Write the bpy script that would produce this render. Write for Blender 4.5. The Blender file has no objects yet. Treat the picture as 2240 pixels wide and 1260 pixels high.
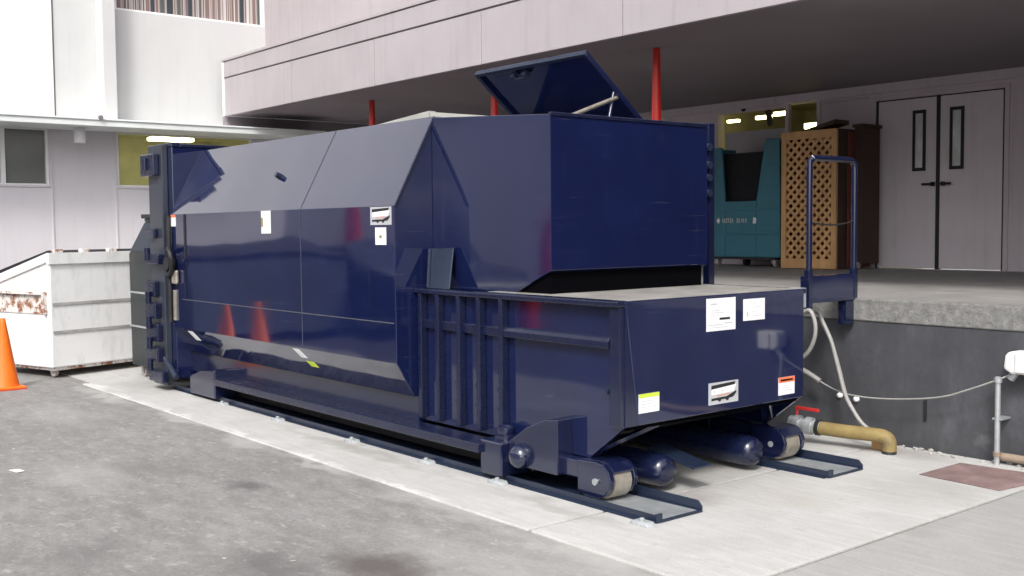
import bpy, bmesh, math, random
from mathutils import Matrix, Vector
random.seed(7)
sc = bpy.context.scene
COL = sc.collection

# ------------------------------------------------------------------ camera
cam_d = bpy.data.cameras.new("camera")
cam = bpy.data.objects.new("camera", cam_d)
COL.objects.link(cam)
R = Vector((0.63346534, 0.77371925, -0.00895501))
U = Vector((-0.03749135, 0.04225071, 0.99840336))
F = Vector((-0.77286226, 0.63211819, -0.05577214))
m = Matrix(((R.x, U.x, -F.x), (R.y, U.y, -F.y), (R.z, U.z, -F.z))).to_4x4()
m.translation = Vector((4.30602442, -4.34467523, 1.6))
cam.matrix_world = m
cam_d.sensor_width = 36.0
cam_d.lens = 2351.8 / 2240 * 36.0
cam_d.clip_end = 600
sc.camera = cam

# ------------------------------------------------------------------ light
SUN_DIR = Vector((0.60, -0.74, 0.93)).normalized()      # towards the sun
elev = math.asin(SUN_DIR.z)
azim = math.atan2(SUN_DIR.x, SUN_DIR.y)
w = bpy.data.worlds.new("World")
sc.world = w
w.use_nodes = True
nt = w.node_tree
bg = nt.nodes["Background"]
sky = nt.nodes.new("ShaderNodeTexSky")
sky.sky_type = 'NISHITA'
sky.sun_disc = False
sky.sun_elevation = elev
sky.sun_rotation = azim
sky.air_density = 1.0
sky.dust_density = 3.0
hs = nt.nodes.new("ShaderNodeHueSaturation")
hs.inputs["Saturation"].default_value = 0.22
nt.links.new(sky.outputs[0], hs.inputs["Color"])
# broken overcast: brighter and darker cloud banks over the whole sky
tcw = nt.nodes.new("ShaderNodeTexCoord")
cn_ = nt.nodes.new("ShaderNodeTexNoise")
cn_.inputs["Scale"].default_value = 11.0
cn_.inputs["Detail"].default_value = 5
cn_.inputs["Roughness"].default_value = 0.55
nt.links.new(tcw.outputs["Generated"], cn_.inputs["Vector"])
cr = nt.nodes.new("ShaderNodeMapRange")
cr.inputs[1].default_value, cr.inputs[2].default_value = 0.40, 0.60
cr.inputs[3].default_value, cr.inputs[4].default_value = 0.50, 1.75
nt.links.new(cn_.outputs[0], cr.inputs[0])
cm = nt.nodes.new("ShaderNodeVectorMath")
cm.operation = 'SCALE'
nt.links.new(hs.outputs[0], cm.inputs[0])
nt.links.new(cr.outputs[0], cm.inputs["Scale"])
nt.links.new(cm.outputs[0], bg.inputs[0])
bg.inputs[1].default_value = 0.15
sd = bpy.data.lights.new("sun", 'SUN')
sd.energy = 1.5
sd.angle = math.radians(11)
sd.color = (1.0, 0.965, 0.92)
sun = bpy.data.objects.new("sun", sd)
COL.objects.link(sun)
sun.rotation_euler = SUN_DIR.to_track_quat('Z', 'Y').to_euler()
sun.location = (0, -10, 20)

sc.view_settings.view_transform = 'Standard'
sc.view_settings.look = 'None'
sc.view_settings.gamma = 1.0
sc.view_settings.exposure = 0.72
sc.render.filter_size = 1.9
sc.cycles.max_bounces = 8

# ------------------------------------------------------------------ materials
def node(nt, t, **kw):
    n = nt.nodes.new(t)
    for k, v in kw.items():
        setattr(n, k, v)
    return n

def base_mat(name):
    mt = bpy.data.materials.new(name)
    mt.use_nodes = True
    t = mt.node_tree
    p = t.nodes["Principled BSDF"]
    tc = node(t, "ShaderNodeTexCoord")
    return mt, t, p, tc

def mapped(t, tc, scale=(1, 1, 1)):
    mp = node(t, "ShaderNodeMapping")
    mp.inputs["Scale"].default_value = scale
    t.links.new(tc.outputs["Object"], mp.inputs["Vector"])
    return mp.outputs[0]

def noise(t, vec, scale, detail=4, rough=0.6):
    n = node(t, "ShaderNodeTexNoise")
    n.inputs["Scale"].default_value = scale
    n.inputs["Detail"].default_value = detail
    n.inputs["Roughness"].default_value = rough
    t.links.new(vec, n.inputs["Vector"])
    return n.outputs[0]

def ramp(t, fac, stops):
    r = node(t, "ShaderNodeValToRGB")
    el = r.color_ramp.elements
    while len(el) < len(stops):
        el.new(0.5)
    for e, (p, c) in zip(el, stops):
        e.position = p
        e.color = c if len(c) == 4 else (*c, 1)
    t.links.new(fac, r.inputs[0])
    return r.outputs[0]

def mix(t, fac, a, b, mode='MIX'):
    x = node(t, "ShaderNodeMix", data_type='RGBA', blend_type=mode)
    for sock, v in ((x.inputs[0], fac), (x.inputs[6], a), (x.inputs[7], b)):
        if isinstance(v, bpy.types.NodeSocket):
            t.links.new(v, sock)
        elif isinstance(v, (int, float)):
            sock.default_value = v
        else:
            sock.default_value = (*v, 1) if len(v) == 3 else v
    return x.outputs[2]

def bump(t, p, h, strength, dist):
    b = node(t, "ShaderNodeBump")
    b.inputs["Strength"].default_value = strength
    b.inputs["Distance"].default_value = dist
    t.links.new(h, b.inputs["Height"])
    t.links.new(b.outputs[0], p.inputs["Normal"])
    return b

def mat(name, col, rough=0.6, var=0.12, scale=3.0, stretch=(1, 1, 1), metallic=0.0, ior=1.45,
        bscale=None, bdist=0.002, coat=0.0, dirt=None, dirt_scale=1.5, dirt_lo=0.55, dirt_hi=0.75, streak=0.0):
    mt, t, p, tc = base_mat(name)
    v = mapped(t, tc, stretch)
    n = noise(t, v, scale, 5, 0.62)
    lo = tuple(c * (1 - var) for c in col)
    hi = tuple(min(1, c * (1 + var)) for c in col)
    c = ramp(t, n, [(0.3, lo), (0.7, hi)])
    if dirt:
        dn = noise(t, v, dirt_scale, 6, 0.7)
        f = ramp(t, dn, [(dirt_lo, (0, 0, 0)), (dirt_hi, (1, 1, 1))])
        c = mix(t, f, c, dirt)
    if streak:
        # rain streaks running down the face
        sn = noise(t, mapped(t, tc, (5, 5, 0.28)), 2.4, 6, 0.65)
        f = ramp(t, sn, [(0.52, (0, 0, 0)), (0.78, (streak,) * 3)])
        c = mix(t, f, c, tuple(x * 0.55 for x in col))
        bn = noise(t, mapped(t, tc), 0.9, 4, 0.6)
        c = mix(t, ramp(t, bn, [(0.50, (0, 0, 0)), (0.75, (streak * .6,) * 3)]), c, (col[0] * .80, col[1] * .76, col[2] * .72))
    t.links.new(c, p.inputs["Base Color"])
    rr = ramp(t, n, [(0.3, (rough * 0.88,) * 3), (0.7, (min(1, rough * 1.12),) * 3)])
    t.links.new(rr, p.inputs["Roughness"])
    p.inputs["Metallic"].default_value = metallic
    p.inputs["IOR"].default_value = ior
    if coat:
        p.inputs["Coat Weight"].default_value = coat
        p.inputs["Coat Roughness"].default_value = 0.03
    if bscale:
        bump(t, p, noise(t, v, bscale, 4, 0.6), 0.6, bdist)
    return mt

def navy(name, rough, col=(0.0068, 0.0112, 0.050), ior=1.75, wave=0.010, coat=0.6, marks=1.0):
    """gloss navy machine enamel over slightly wavy plate, with dusty patches"""
    mt, t, p, tc = base_mat(name)
    v = mapped(t, tc)
    n = noise(t, v, 2.2, 5, 0.6)
    c = ramp(t, n, [(0.3, tuple(x * 0.85 for x in col)), (0.7, tuple(x * 1.15 for x in col))])
    d = noise(t, mapped(t, tc, (1.0, 1.0, 2.2)), 5.0, 7, 0.72)
    f = ramp(t, d, [(0.60, (0, 0, 0)), (0.85, (0.08, 0.08, 0.08))])
    c = mix(t, f, c, (0.16, 0.15, 0.16))
    # faint horizontal rub marks and run-down grime
    sc1 = noise(t, mapped(t, tc, (0.8, 0.8, 26)), 3.0, 3, 0.5)
    c = mix(t, ramp(t, sc1, [(0.66, (0, 0, 0)), (0.74, (0.10 * marks,) * 3)]), c, (0.20, 0.20, 0.23))
    gr1 = noise(t, mapped(t, tc, (14, 14, 0.7)), 2.0, 4, 0.6)
    c = mix(t, ramp(t, gr1, [(0.60, (0, 0, 0)), (0.80, (0.10 * marks,) * 3)]), c, (0.13, 0.12, 0.12))
    t.links.new(c, p.inputs["Base Color"])
    rr = ramp(t, d, [(0.35, (rough,) * 3), (0.75, (rough * 1.9,) * 3)])
    t.links.new(rr, p.inputs["Roughness"])
    p.inputs["IOR"].default_value = ior
    p.inputs["Coat Weight"].default_value = coat
    p.inputs["Coat Roughness"].default_value = 0.04
    b = node(t, "ShaderNodeBump")
    b.inputs["Strength"].default_value = 1.0
    b.inputs["Distance"].default_value = wave
    t.links.new(noise(t, mapped(t, tc, (1, 1, 1)), 1.1, 1, 0.4), b.inputs["Height"])
    t.links.new(b.outputs[0], p.inputs["Normal"])
    t.links.new(b.outputs[0], p.inputs["Coat Normal"])
    return mt

def emit(name, col, s):
    mt, t, p, tc = base_mat(name)
    p.inputs["Base Color"].default_value = (*col, 1)
    p.inputs["Emission Color"].default_value = (*col, 1)
    p.inputs["Emission Strength"].default_value = s
    return mt

def stains(t, tc, c, spots, wob=0.35):
    """dark oil spots at given ground places (x, y, rx, ry, strength, colour)"""
    pos = mapped(t, tc)
    nz = node(t, "ShaderNodeTexNoise")
    nz.inputs["Scale"].default_value = 4.0
    nz.inputs["Detail"].default_value = 5
    t.links.new(pos, nz.inputs["Vector"])
    off = node(t, "ShaderNodeVectorMath", operation='SUBTRACT')
    t.links.new(nz.outputs[1], off.inputs[0])
    off.inputs[1].default_value = (0.5, 0.5, 0.5)
    sc_ = node(t, "ShaderNodeVectorMath", operation='SCALE')
    t.links.new(off.outputs[0], sc_.inputs[0])
    sc_.inputs["Scale"].default_value = wob
    add = node(t, "ShaderNodeVectorMath", operation='ADD')
    t.links.new(pos, add.inputs[0])
    t.links.new(sc_.outputs[0], add.inputs[1])
    for x, y, rx, ry, s, colr in spots:
        sb = node(t, "ShaderNodeVectorMath", operation='SUBTRACT')
        t.links.new(add.outputs[0], sb.inputs[0])
        sb.inputs[1].default_value = (x, y, 0)
        ml = node(t, "ShaderNodeVectorMath", operation='MULTIPLY')
        t.links.new(sb.outputs[0], ml.inputs[0])
        ml.inputs[1].default_value = (1 / rx, 1 / ry, 0)
        ln = node(t, "ShaderNodeVectorMath", operation='LENGTH')
        t.links.new(ml.outputs[0], ln.inputs[0])
        f = ramp(t, ln.outputs["Value"], [(0.25, (s,) * 3), (1.0, (0, 0, 0))])
        c = mix(t, f, c, colr)
    return c

def asphalt_mat():
    mt, t, p, tc = base_mat("worn_asphalt")
    v = mapped(t, tc)
    big = noise(t, v, 0.55, 5, 0.6)
    c = ramp(t, big, [(0.25, (0.195, 0.189, 0.181)), (0.5, (0.250, 0.244, 0.236)), (0.75, (0.305, 0.300, 0.291))])
    mid = noise(t, mapped(t, tc, (1, 2.2, 1)), 3.2, 8, 0.72)
    c = mix(t, ramp(t, mid, [(0.40, (0.55,) * 3), (0.60, (0, 0, 0))]), c, (0.155, 0.15, 0.145))
    fine = noise(t, v, 60, 3, 0.7)
    c = mix(t, 0.28, c, ramp(t, fine, [(0.25, (0.32,) * 3), (0.75, (0.70,) * 3)]), 'OVERLAY')
    # pale scuffs and gum
    sp = noise(t, mapped(t, tc, (1, 1.8, 1)), 7.5, 6, 0.65)
    c = mix(t, ramp(t, sp, [(0.56, (0, 0, 0)), (0.74, (0.75,) * 3)]), c, (0.40, 0.39, 0.375))
    agg = node(t, "ShaderNodeTexVoronoi")
    agg.inputs["Scale"].default_value = 75.0
    t.links.new(v, agg.inputs["Vector"])
    abw = node(t, "ShaderNodeRGBToBW")
    t.links.new(agg.outputs["Color"], abw.inputs[0])
    c = mix(t, 0.16, c, abw.outputs[0], 'SOFT_LIGHT')
    vo = node(t, "ShaderNodeTexVoronoi")
    vo.inputs["Scale"].default_value = 5.0
    t.links.new(v, vo.inputs["Vector"])
    c = mix(t, ramp(t, vo.outputs["Distance"], [(0.025, (0.7,) * 3), (0.05, (0, 0, 0))]), c, (0.46, 0.45, 0.43))
    dk = (0.085, 0.080, 0.080)
    pl = (0.42, 0.41, 0.395)
    c = stains(t, tc, c, [(-6.4, -.80, 1.0, .16, .7, pl), (-4.6, -.76, .9, .12, .6, pl), (-3.3, -.78, .5, .16, .6, pl), (-2.2, -.74, .8, .10, .6, pl),
                          (-.8, -.76, .9, .14, .5, pl), (.5, -.78, .8, .2, .6, pl), (.2, -1.25, .9, .35, .35, pl), (.9, -1.0, .7, .4, .35, pl), (-3.0, -2.1, .7, .3, .3, pl), (-5.5, -1.5, .9, .3, .3, pl)], .5)
    c = stains(t, tc, c, [(-1.97, -1.40, .20, .14, .75, dk), (-0.02, -1.66, .42, .24, .85, (0.085, 0.07, 0.068)),
                          (-0.35, -2.05, .5, .22, .6, dk), (-1.15, -2.73, .3, .3, .3, dk), (-1.31, -2.45, .25, .2, .25, dk),
                          (-1.75, -2.2, .16, .1, .3, dk), (-2.9, -1.6, .5, .3, .15, dk), (1.9, 0.3, .5, .5, .25, dk)])
    t.links.new(c, p.inputs["Base Color"])
    p.inputs["Roughness"].default_value = 0.85
    bump(t, p, fine, 0.5, 0.004)
    return mt

def slab_mat(nm="pale_concrete", k=1.0):
    mt, t, p, tc = base_mat(nm)
    v = mapped(t, tc)
    big = noise(t, v, 0.8, 5, 0.6)
    c = ramp(t, big, [(0.3, tuple(k * x for x in (0.46, 0.455, 0.445))), (0.7, tuple(k * x for x in (0.56, 0.555, 0.545)))])
    br = noise(t, mapped(t, tc, (1.2, 9, 1)), 2.2, 6, 0.7)
    c = mix(t, ramp(t, br, [(0.45, (0.35,) * 3), (0.65, (0, 0, 0))]), c, tuple(k * x for x in (0.35, 0.335, 0.315)))
    fl = noise(t, v, 9, 6, 0.7)
    c = mix(t, ramp(t, fl, [(0.58, (0, 0, 0)), (0.76, (0.6,) * 3)]), c, (0.30, 0.285, 0.265))
    pt = noise(t, v, 1.7, 4, 0.55)
    c = mix(t, ramp(t, pt, [(0.50, (0, 0, 0)), (0.66, (0.45,) * 3)]), c, tuple(k * x for x in (0.36, 0.352, 0.34)))
    fine = noise(t, v, 70, 3, 0.7)
    c = mix(t, 0.3, c, ramp(t, fine, [(0.25, (0.35,) * 3), (0.75, (0.65,) * 3)]), 'OVERLAY')
    c = stains(t, tc, c, [(-.55, 1.5, .9, .5, .35, (0.22, 0.21, 0.19)), (-0.2, 0.9, .8, .8, .3, (0.25, 0.235, 0.21)),
                          (-6.6, 0.2, 1.0, .8, .4, (0.25, 0.23, 0.2)), (.2, 2.5, .5, .22, .5, (0.2, 0.18, 0.16)),
                          (0.55, 0.9, .35, .3, .18, (0.34, 0.29, 0.2)), (-2.5, -.30, 1.4, .10, .45, (.22, .2, .18)), (-.3, -.30, .8, .10, .4, (.24, .22, .2)),
                          (.9, 1.6, .5, .5, .3, (.3, .285, .26)), (.1, .45, .25, .25, .45, (.2, .17, .15))])
    wht = (.72, .715, .70)
    c = stains(t, tc, c, [(-7.0, -.71, .4, .10, .5, wht), (-5.9, -.71, 0.66, .10, .42, wht), (-4.9, -.71, 0.54, .07, .42, wht), (-3.5, -.71, 0.54, .08, .42, wht), (-2.4, -.71, 0.48, .06, .42, wht), (-1.2, -.71, 0.48, .05, .42, wht)], .45)
    t.links.new(c, p.inputs["Base Color"])
    p.inputs["Roughness"].default_value = 0.8
    bump(t, p, fine, 0.4, 0.003)
    return mt

def dock_wall_mat():
    mt, t, p, tc = base_mat("dark_dock_paint")
    st = noise(t, mapped(t, tc, (1.6, 1, 0.7)), 2.2, 7, 0.7)
    c = ramp(t, st, [(0.3, (0.040, 0.042, 0.048)), (0.55, (0.062, 0.064, 0.072)), (0.8, (0.11, 0.113, 0.125))])
    bl = noise(t, mapped(t, tc), 2.3, 6, 0.7)
    c = mix(t, ramp(t, bl, [(0.60, (0, 0, 0)), (0.75, (0.6,) * 3)]), c, (0.15, 0.155, 0.165))
    # scuffed pale band low on the wall
    c = stains(t, tc, c, [(0.62, 0, .12, 9, .0, (0.2, 0.2, 0.21))])
    t.links.new(c, p.inputs["Base Color"])
    p.inputs["Roughness"].default_value = 0.6
    bump(t, p, noise(t, mapped(t, tc), 14, 5, 0.6), 0.5, 0.006)
    return mt

def rough_lip_mat():
    mt, t, p, tc = base_mat("broken_concrete_lip")
    v = mapped(t, tc)
    n = noise(t, v, 16, 8, 0.75)
    c = ramp(t, n, [(0.3, (0.13, 0.128, 0.12)), (0.5, (0.20, 0.198, 0.19)), (0.7, (0.31, 0.305, 0.29))])
    t.links.new(c, p.inputs["Base Color"])
    p.inputs["Roughness"].default_value = 0.9
    bump(t, p, n, 0.9, 0.02)
    return mt

def white_steel_mat():
    mt, t, p, tc = base_mat("chalky_white_paint")
    v = mapped(t, tc)
    n = noise(t, mapped(t, tc, (2, 2, 0.6)), 3, 6, 0.7)
    c = ramp(t, n, [(0.2, (0.58, 0.58, 0.57)), (0.5, (0.82, 0.82, 0.815))])
    r = noise(t, v, 5.5, 8, 0.75)
    c = mix(t, ramp(t, r, [(0.66, (0, 0, 0)), (0.72, (0.8,) * 3)]), c, (0.20, 0.085, 0.045))
    t.links.new(c, p.inputs["Base Color"])
    p.inputs["Roughness"].default_value = 0.55
    bump(t, p, noise(t, v, 2.0, 3), 0.6, 0.01)
    return mt

def rust_mat():
    mt, t, p, tc = base_mat("rusty_white_steel")
    v = mapped(t, tc)
    r = noise(t, v, 8, 8, 0.75)
    c = ramp(t, r, [(0.50, (0.66, 0.64, 0.61)), (0.57, (0.27, 0.11, 0.055)), (0.75, (0.10, 0.045, 0.03))])
    t.links.new(c, p.inputs["Base Color"])
    p.inputs["Roughness"].default_value = 0.85
    return mt

def stripe_mat():
    mt, t, p, tc = base_mat("striped_blind")
    sx = node(t, "ShaderNodeSeparateXYZ")
    t.links.new(tc.outputs["Object"], sx.inputs[0])
    ns = node(t, "ShaderNodeTexNoise", noise_dimensions='1D')
    ns.inputs["Scale"].default_value = 7.0
    ns.inputs["Detail"].default_value = 1.0
    ns.inputs["Roughness"].default_value = 0.5
    t.links.new(sx.outputs[1], ns.inputs["W"])
    r = node(t, "ShaderNodeValToRGB")
    r.color_ramp.interpolation = 'CONSTANT'
    stops = [(0, (.03, .04, .05)), (.36, (.16, .12, .12)), (.42, (.42, .40, .39)), (.47, (.20, .13, .12)), (.52, (.55, .51, .48)), (.57, (.12, .10, .10)), (.62, (.33, .22, .18)), (.68, (.07, .09, .09))]
    el = r.color_ramp.elements
    while len(el) < len(stops):
        el.new(.5)
    for e, (q, c) in zip(el, stops):
        e.position = q
        e.color = (*c, 1)
    t.links.new(ns.outputs[0], r.inputs[0])
    t.links.new(r.outputs[0], p.inputs["Base Color"])
    p.inputs["Roughness"].default_value = .6
    return mt

M = dict(
    stripes=stripe_mat(),
    pale=mat("pale_bare_plate", (0.40, 0.40, 0.36), 0.5, 0.15, 3),
    weld=mat("bare_weld_bead", (0.075, 0.082, 0.11), 0.4, 0.3, 30),
    added_dark_ground=mat("added_dark_asphalt", (0.062, 0.062, 0.066), 0.85, 0.2, 1.5),
    lug=mat("cement_smeared_lug", (0.36, 0.38, 0.39), 0.7, 0.3, 12),
    interior2=mat("cream_room_wall", (0.66, 0.62, 0.46), 0.8, 0.15, 2.0),
    crease=mat("shaded_crease", (0.30, 0.295, 0.285), 0.7, 0.3, 5),  # shadow line of the folds put into the colour
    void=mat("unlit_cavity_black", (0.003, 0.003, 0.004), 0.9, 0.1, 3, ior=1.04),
    slab2=slab_mat("grey_concrete", 0.74),
    litnavy=mat("sky_lit_navy", (0.030, 0.036, 0.052), 0.32, 0.2, 4, ior=1.6),  # greyer navy, skylight on the hinge column put into the colour
    slate=mat("slate_blue_dumpster", (0.040, 0.052, 0.070), 0.5, 0.2, 2),
    asphalt=asphalt_mat(), slab=slab_mat(), dockwall=dock_wall_mat(), lip=rough_lip_mat(),
    navy=navy("navy_gloss_enamel", 0.05, wave=0.012), navy2=navy("navy_frame_enamel", 0.12, col=(0.0062, 0.0095, 0.036), wave=0.003, coat=0.3, marks=0.3),
    navyd=navy("navy_scuffed_enamel", 0.20, col=(0.0062, 0.0095, 0.034), wave=0.0015, coat=0.15, ior=1.6, marks=0.0),
    navyw=navy("navy_rail_enamel", 0.25, col=(0.014, 0.022, 0.045), wave=0.003, coat=0.1, ior=1.5),
    dust_sheen=mat("dusty_deck_sheen", (0.30, 0.285, 0.265), 0.5, 0.25, 4, dirt=(0.14, 0.13, 0.12)),  # pale tone holds the navy deck's grazing sky reflection
    steel=mat("worn_tread_steel", (0.42, 0.38, 0.32), 0.42, 0.25, 14, metallic=0.6),
    galv=mat("galvanised_steel", (0.45, 0.47, 0.48), 0.4, 0.15, 9, metallic=0.5),
    black=mat("black_steel", (0.018, 0.018, 0.020), 0.5, 0.3, 4),
    dgreen=mat("black_green_dumpster_paint", (0.018, 0.023, 0.025), 0.42, 0.3, 3, dirt=(0.06, 0.055, 0.05)),
    mauve=mat("mauve_stucco", (0.39, 0.352, 0.366), 0.85, 0.05, 1.6, bscale=90, bdist=0.002, streak=0.28),
    mauved=mat("mauve_dock_stucco", (0.60, 0.535, 0.565), 0.85, 0.07, 1.2, bscale=60, bdist=0.002, streak=0.35),
    white=mat("white_stucco", (0.74, 0.735, 0.73), 0.85, 0.03, 1.5, bscale=80, bdist=0.002, streak=0.12),
    lilac=mat("lilac_panel", (0.62, 0.595, 0.625), 0.8, 0.035, 1.4, bscale=80, bdist=0.0015, streak=0.18),
    offwhite=mat("off_white_panel", (0.56, 0.56, 0.557), 0.8, 0.03, 1.4, bscale=80, bdist=0.0015, streak=0.16),
    trim=mat("white_trim_paint", (0.80, 0.79, 0.80), 0.5, 0.03, 3),
    ledge=mat("pale_green_white_metal", (0.72, 0.75, 0.74), 0.5, 0.06, 3),
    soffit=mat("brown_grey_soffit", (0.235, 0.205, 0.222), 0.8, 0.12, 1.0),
    joint=mat("shadow_joint_sealant", (0.20, 0.18, 0.185), 0.8, 0.1, 4),
    floor=mat("dock_floor_concrete", (0.29, 0.28, 0.27), 0.7, 0.2, 1.5, dirt=(0.16, 0.15, 0.145), dirt_scale=2.5),
    red=mat("red_column_paint", (0.62, 0.030, 0.022), 0.35, 0.12, 3),
    door=mat("mauve_door_paint", (0.70, 0.64, 0.67), 0.5, 0.05, 2, streak=0.3),
    dark=mat("dark_gasket", (0.02, 0.018, 0.020), 0.6, 0.2, 5),
    glassg=mat("wired_glass_pane", (0.62, 0.66, 0.63), 0.12, 0.25, 6, stretch=(1, 1, 0.4)),
    pane=mat("grey_green_window_glass", (0.17, 0.18, 0.165), 0.08, 0.1, 1.0, ior=1.5),
    teal=mat("teal_plastic", (0.04, 0.175, 0.235), 0.5, 0.12, 3, dirt=(0.06, 0.10, 0.10)),
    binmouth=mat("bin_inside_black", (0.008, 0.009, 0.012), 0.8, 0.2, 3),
    wood=mat("cedar_lattice", (0.62, 0.36, 0.16), 0.7, 0.22, 6, stretch=(1, 1, 0.2)),
    wood2=mat("brown_stained_wood", (0.060, 0.034, 0.026), 0.7, 0.25, 6, stretch=(1, 1, 0.2)),
    redwood=mat("red_brown_board", (0.16, 0.045, 0.035), 0.7, 0.2, 6),
    orange=mat("orange_cone_rubber", (0.86, 0.165, 0.012), 0.5, 0.10, 5, dirt=(0.42, 0.12, 0.04), dirt_scale=6, dirt_lo=.6),
    hose=mat("grey_hose_rubber", (0.30, 0.295, 0.28), 0.45, 0.12, 12),
    tan=mat("tan_suction_hose", (0.25, 0.185, 0.07), 0.6, 0.2, 6, dirt=(0.13, 0.10, 0.055), dirt_scale=4),
    label=mat("white_label_vinyl", (0.82, 0.82, 0.82), 0.35, 0.02, 5),
    silver=mat("silver_plaque", (0.55, 0.56, 0.58), 0.35, 0.06, 6, metallic=0.2),
    ink=mat("black_ink", (0.02, 0.02, 0.022), 0.5, 0.1, 5),
    greyink=mat("grey_ink", (0.50, 0.50, 0.50), 0.5, 0.1, 5),
    yellow=mat("yellow_green_ink", (0.60, 0.72, 0.06), 0.45, 0.06, 5),
    orangeink=mat("orange_red_ink", (0.80, 0.20, 0.09), 0.45, 0.06, 5),
    redplast=mat("red_valve_paint", (0.50, 0.03, 0.03), 0.45, 0.1, 5),
    rustplate=mat("rust_red_plate", (0.215, 0.145, 0.138), 0.7, 0.28, 5, bscale=40, bdist=0.003, dirt=(0.30, 0.22, 0.21), dirt_scale=5),
    pipe=mat("brown_pipe", (0.25, 0.19, 0.14), 0.6, 0.2, 5),
    rock=mat("pale_broken_concrete", (0.36, 0.345, 0.32), 0.9, 0.25, 8),
    wsteel=white_steel_mat(), rust=rust_mat(),
    meter=mat("white_electric_box_paint", (0.72, 0.72, 0.70), 0.45, 0.05, 5),
    caster=mat("grey_caster", (0.38, 0.34, 0.33), 0.5, 0.2, 8),
    interior=mat("interior_wall", (0.46, 0.43, 0.32), 0.8, 0.25, 2.0),
    board=mat("pale_notice_board", (0.42, 0.40, 0.41), 0.7, 0.05, 3),
    lampw=emit("ceiling_tube_glow", (1.0, 0.93, 0.42), 5.0),
    lampg=emit("fluorescent_glow", (1.0, 1.0, 0.80), 7.0),
    mauvef=mat("pale_mauve_stucco", (0.82, 0.78, 0.82), 0.85, 0.05, 1.6),
    carpaint=mat("dark_blue_car_paint", (0.012, 0.018, 0.035), 0.2, 0.1, 2, coat=0.5),
)

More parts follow.
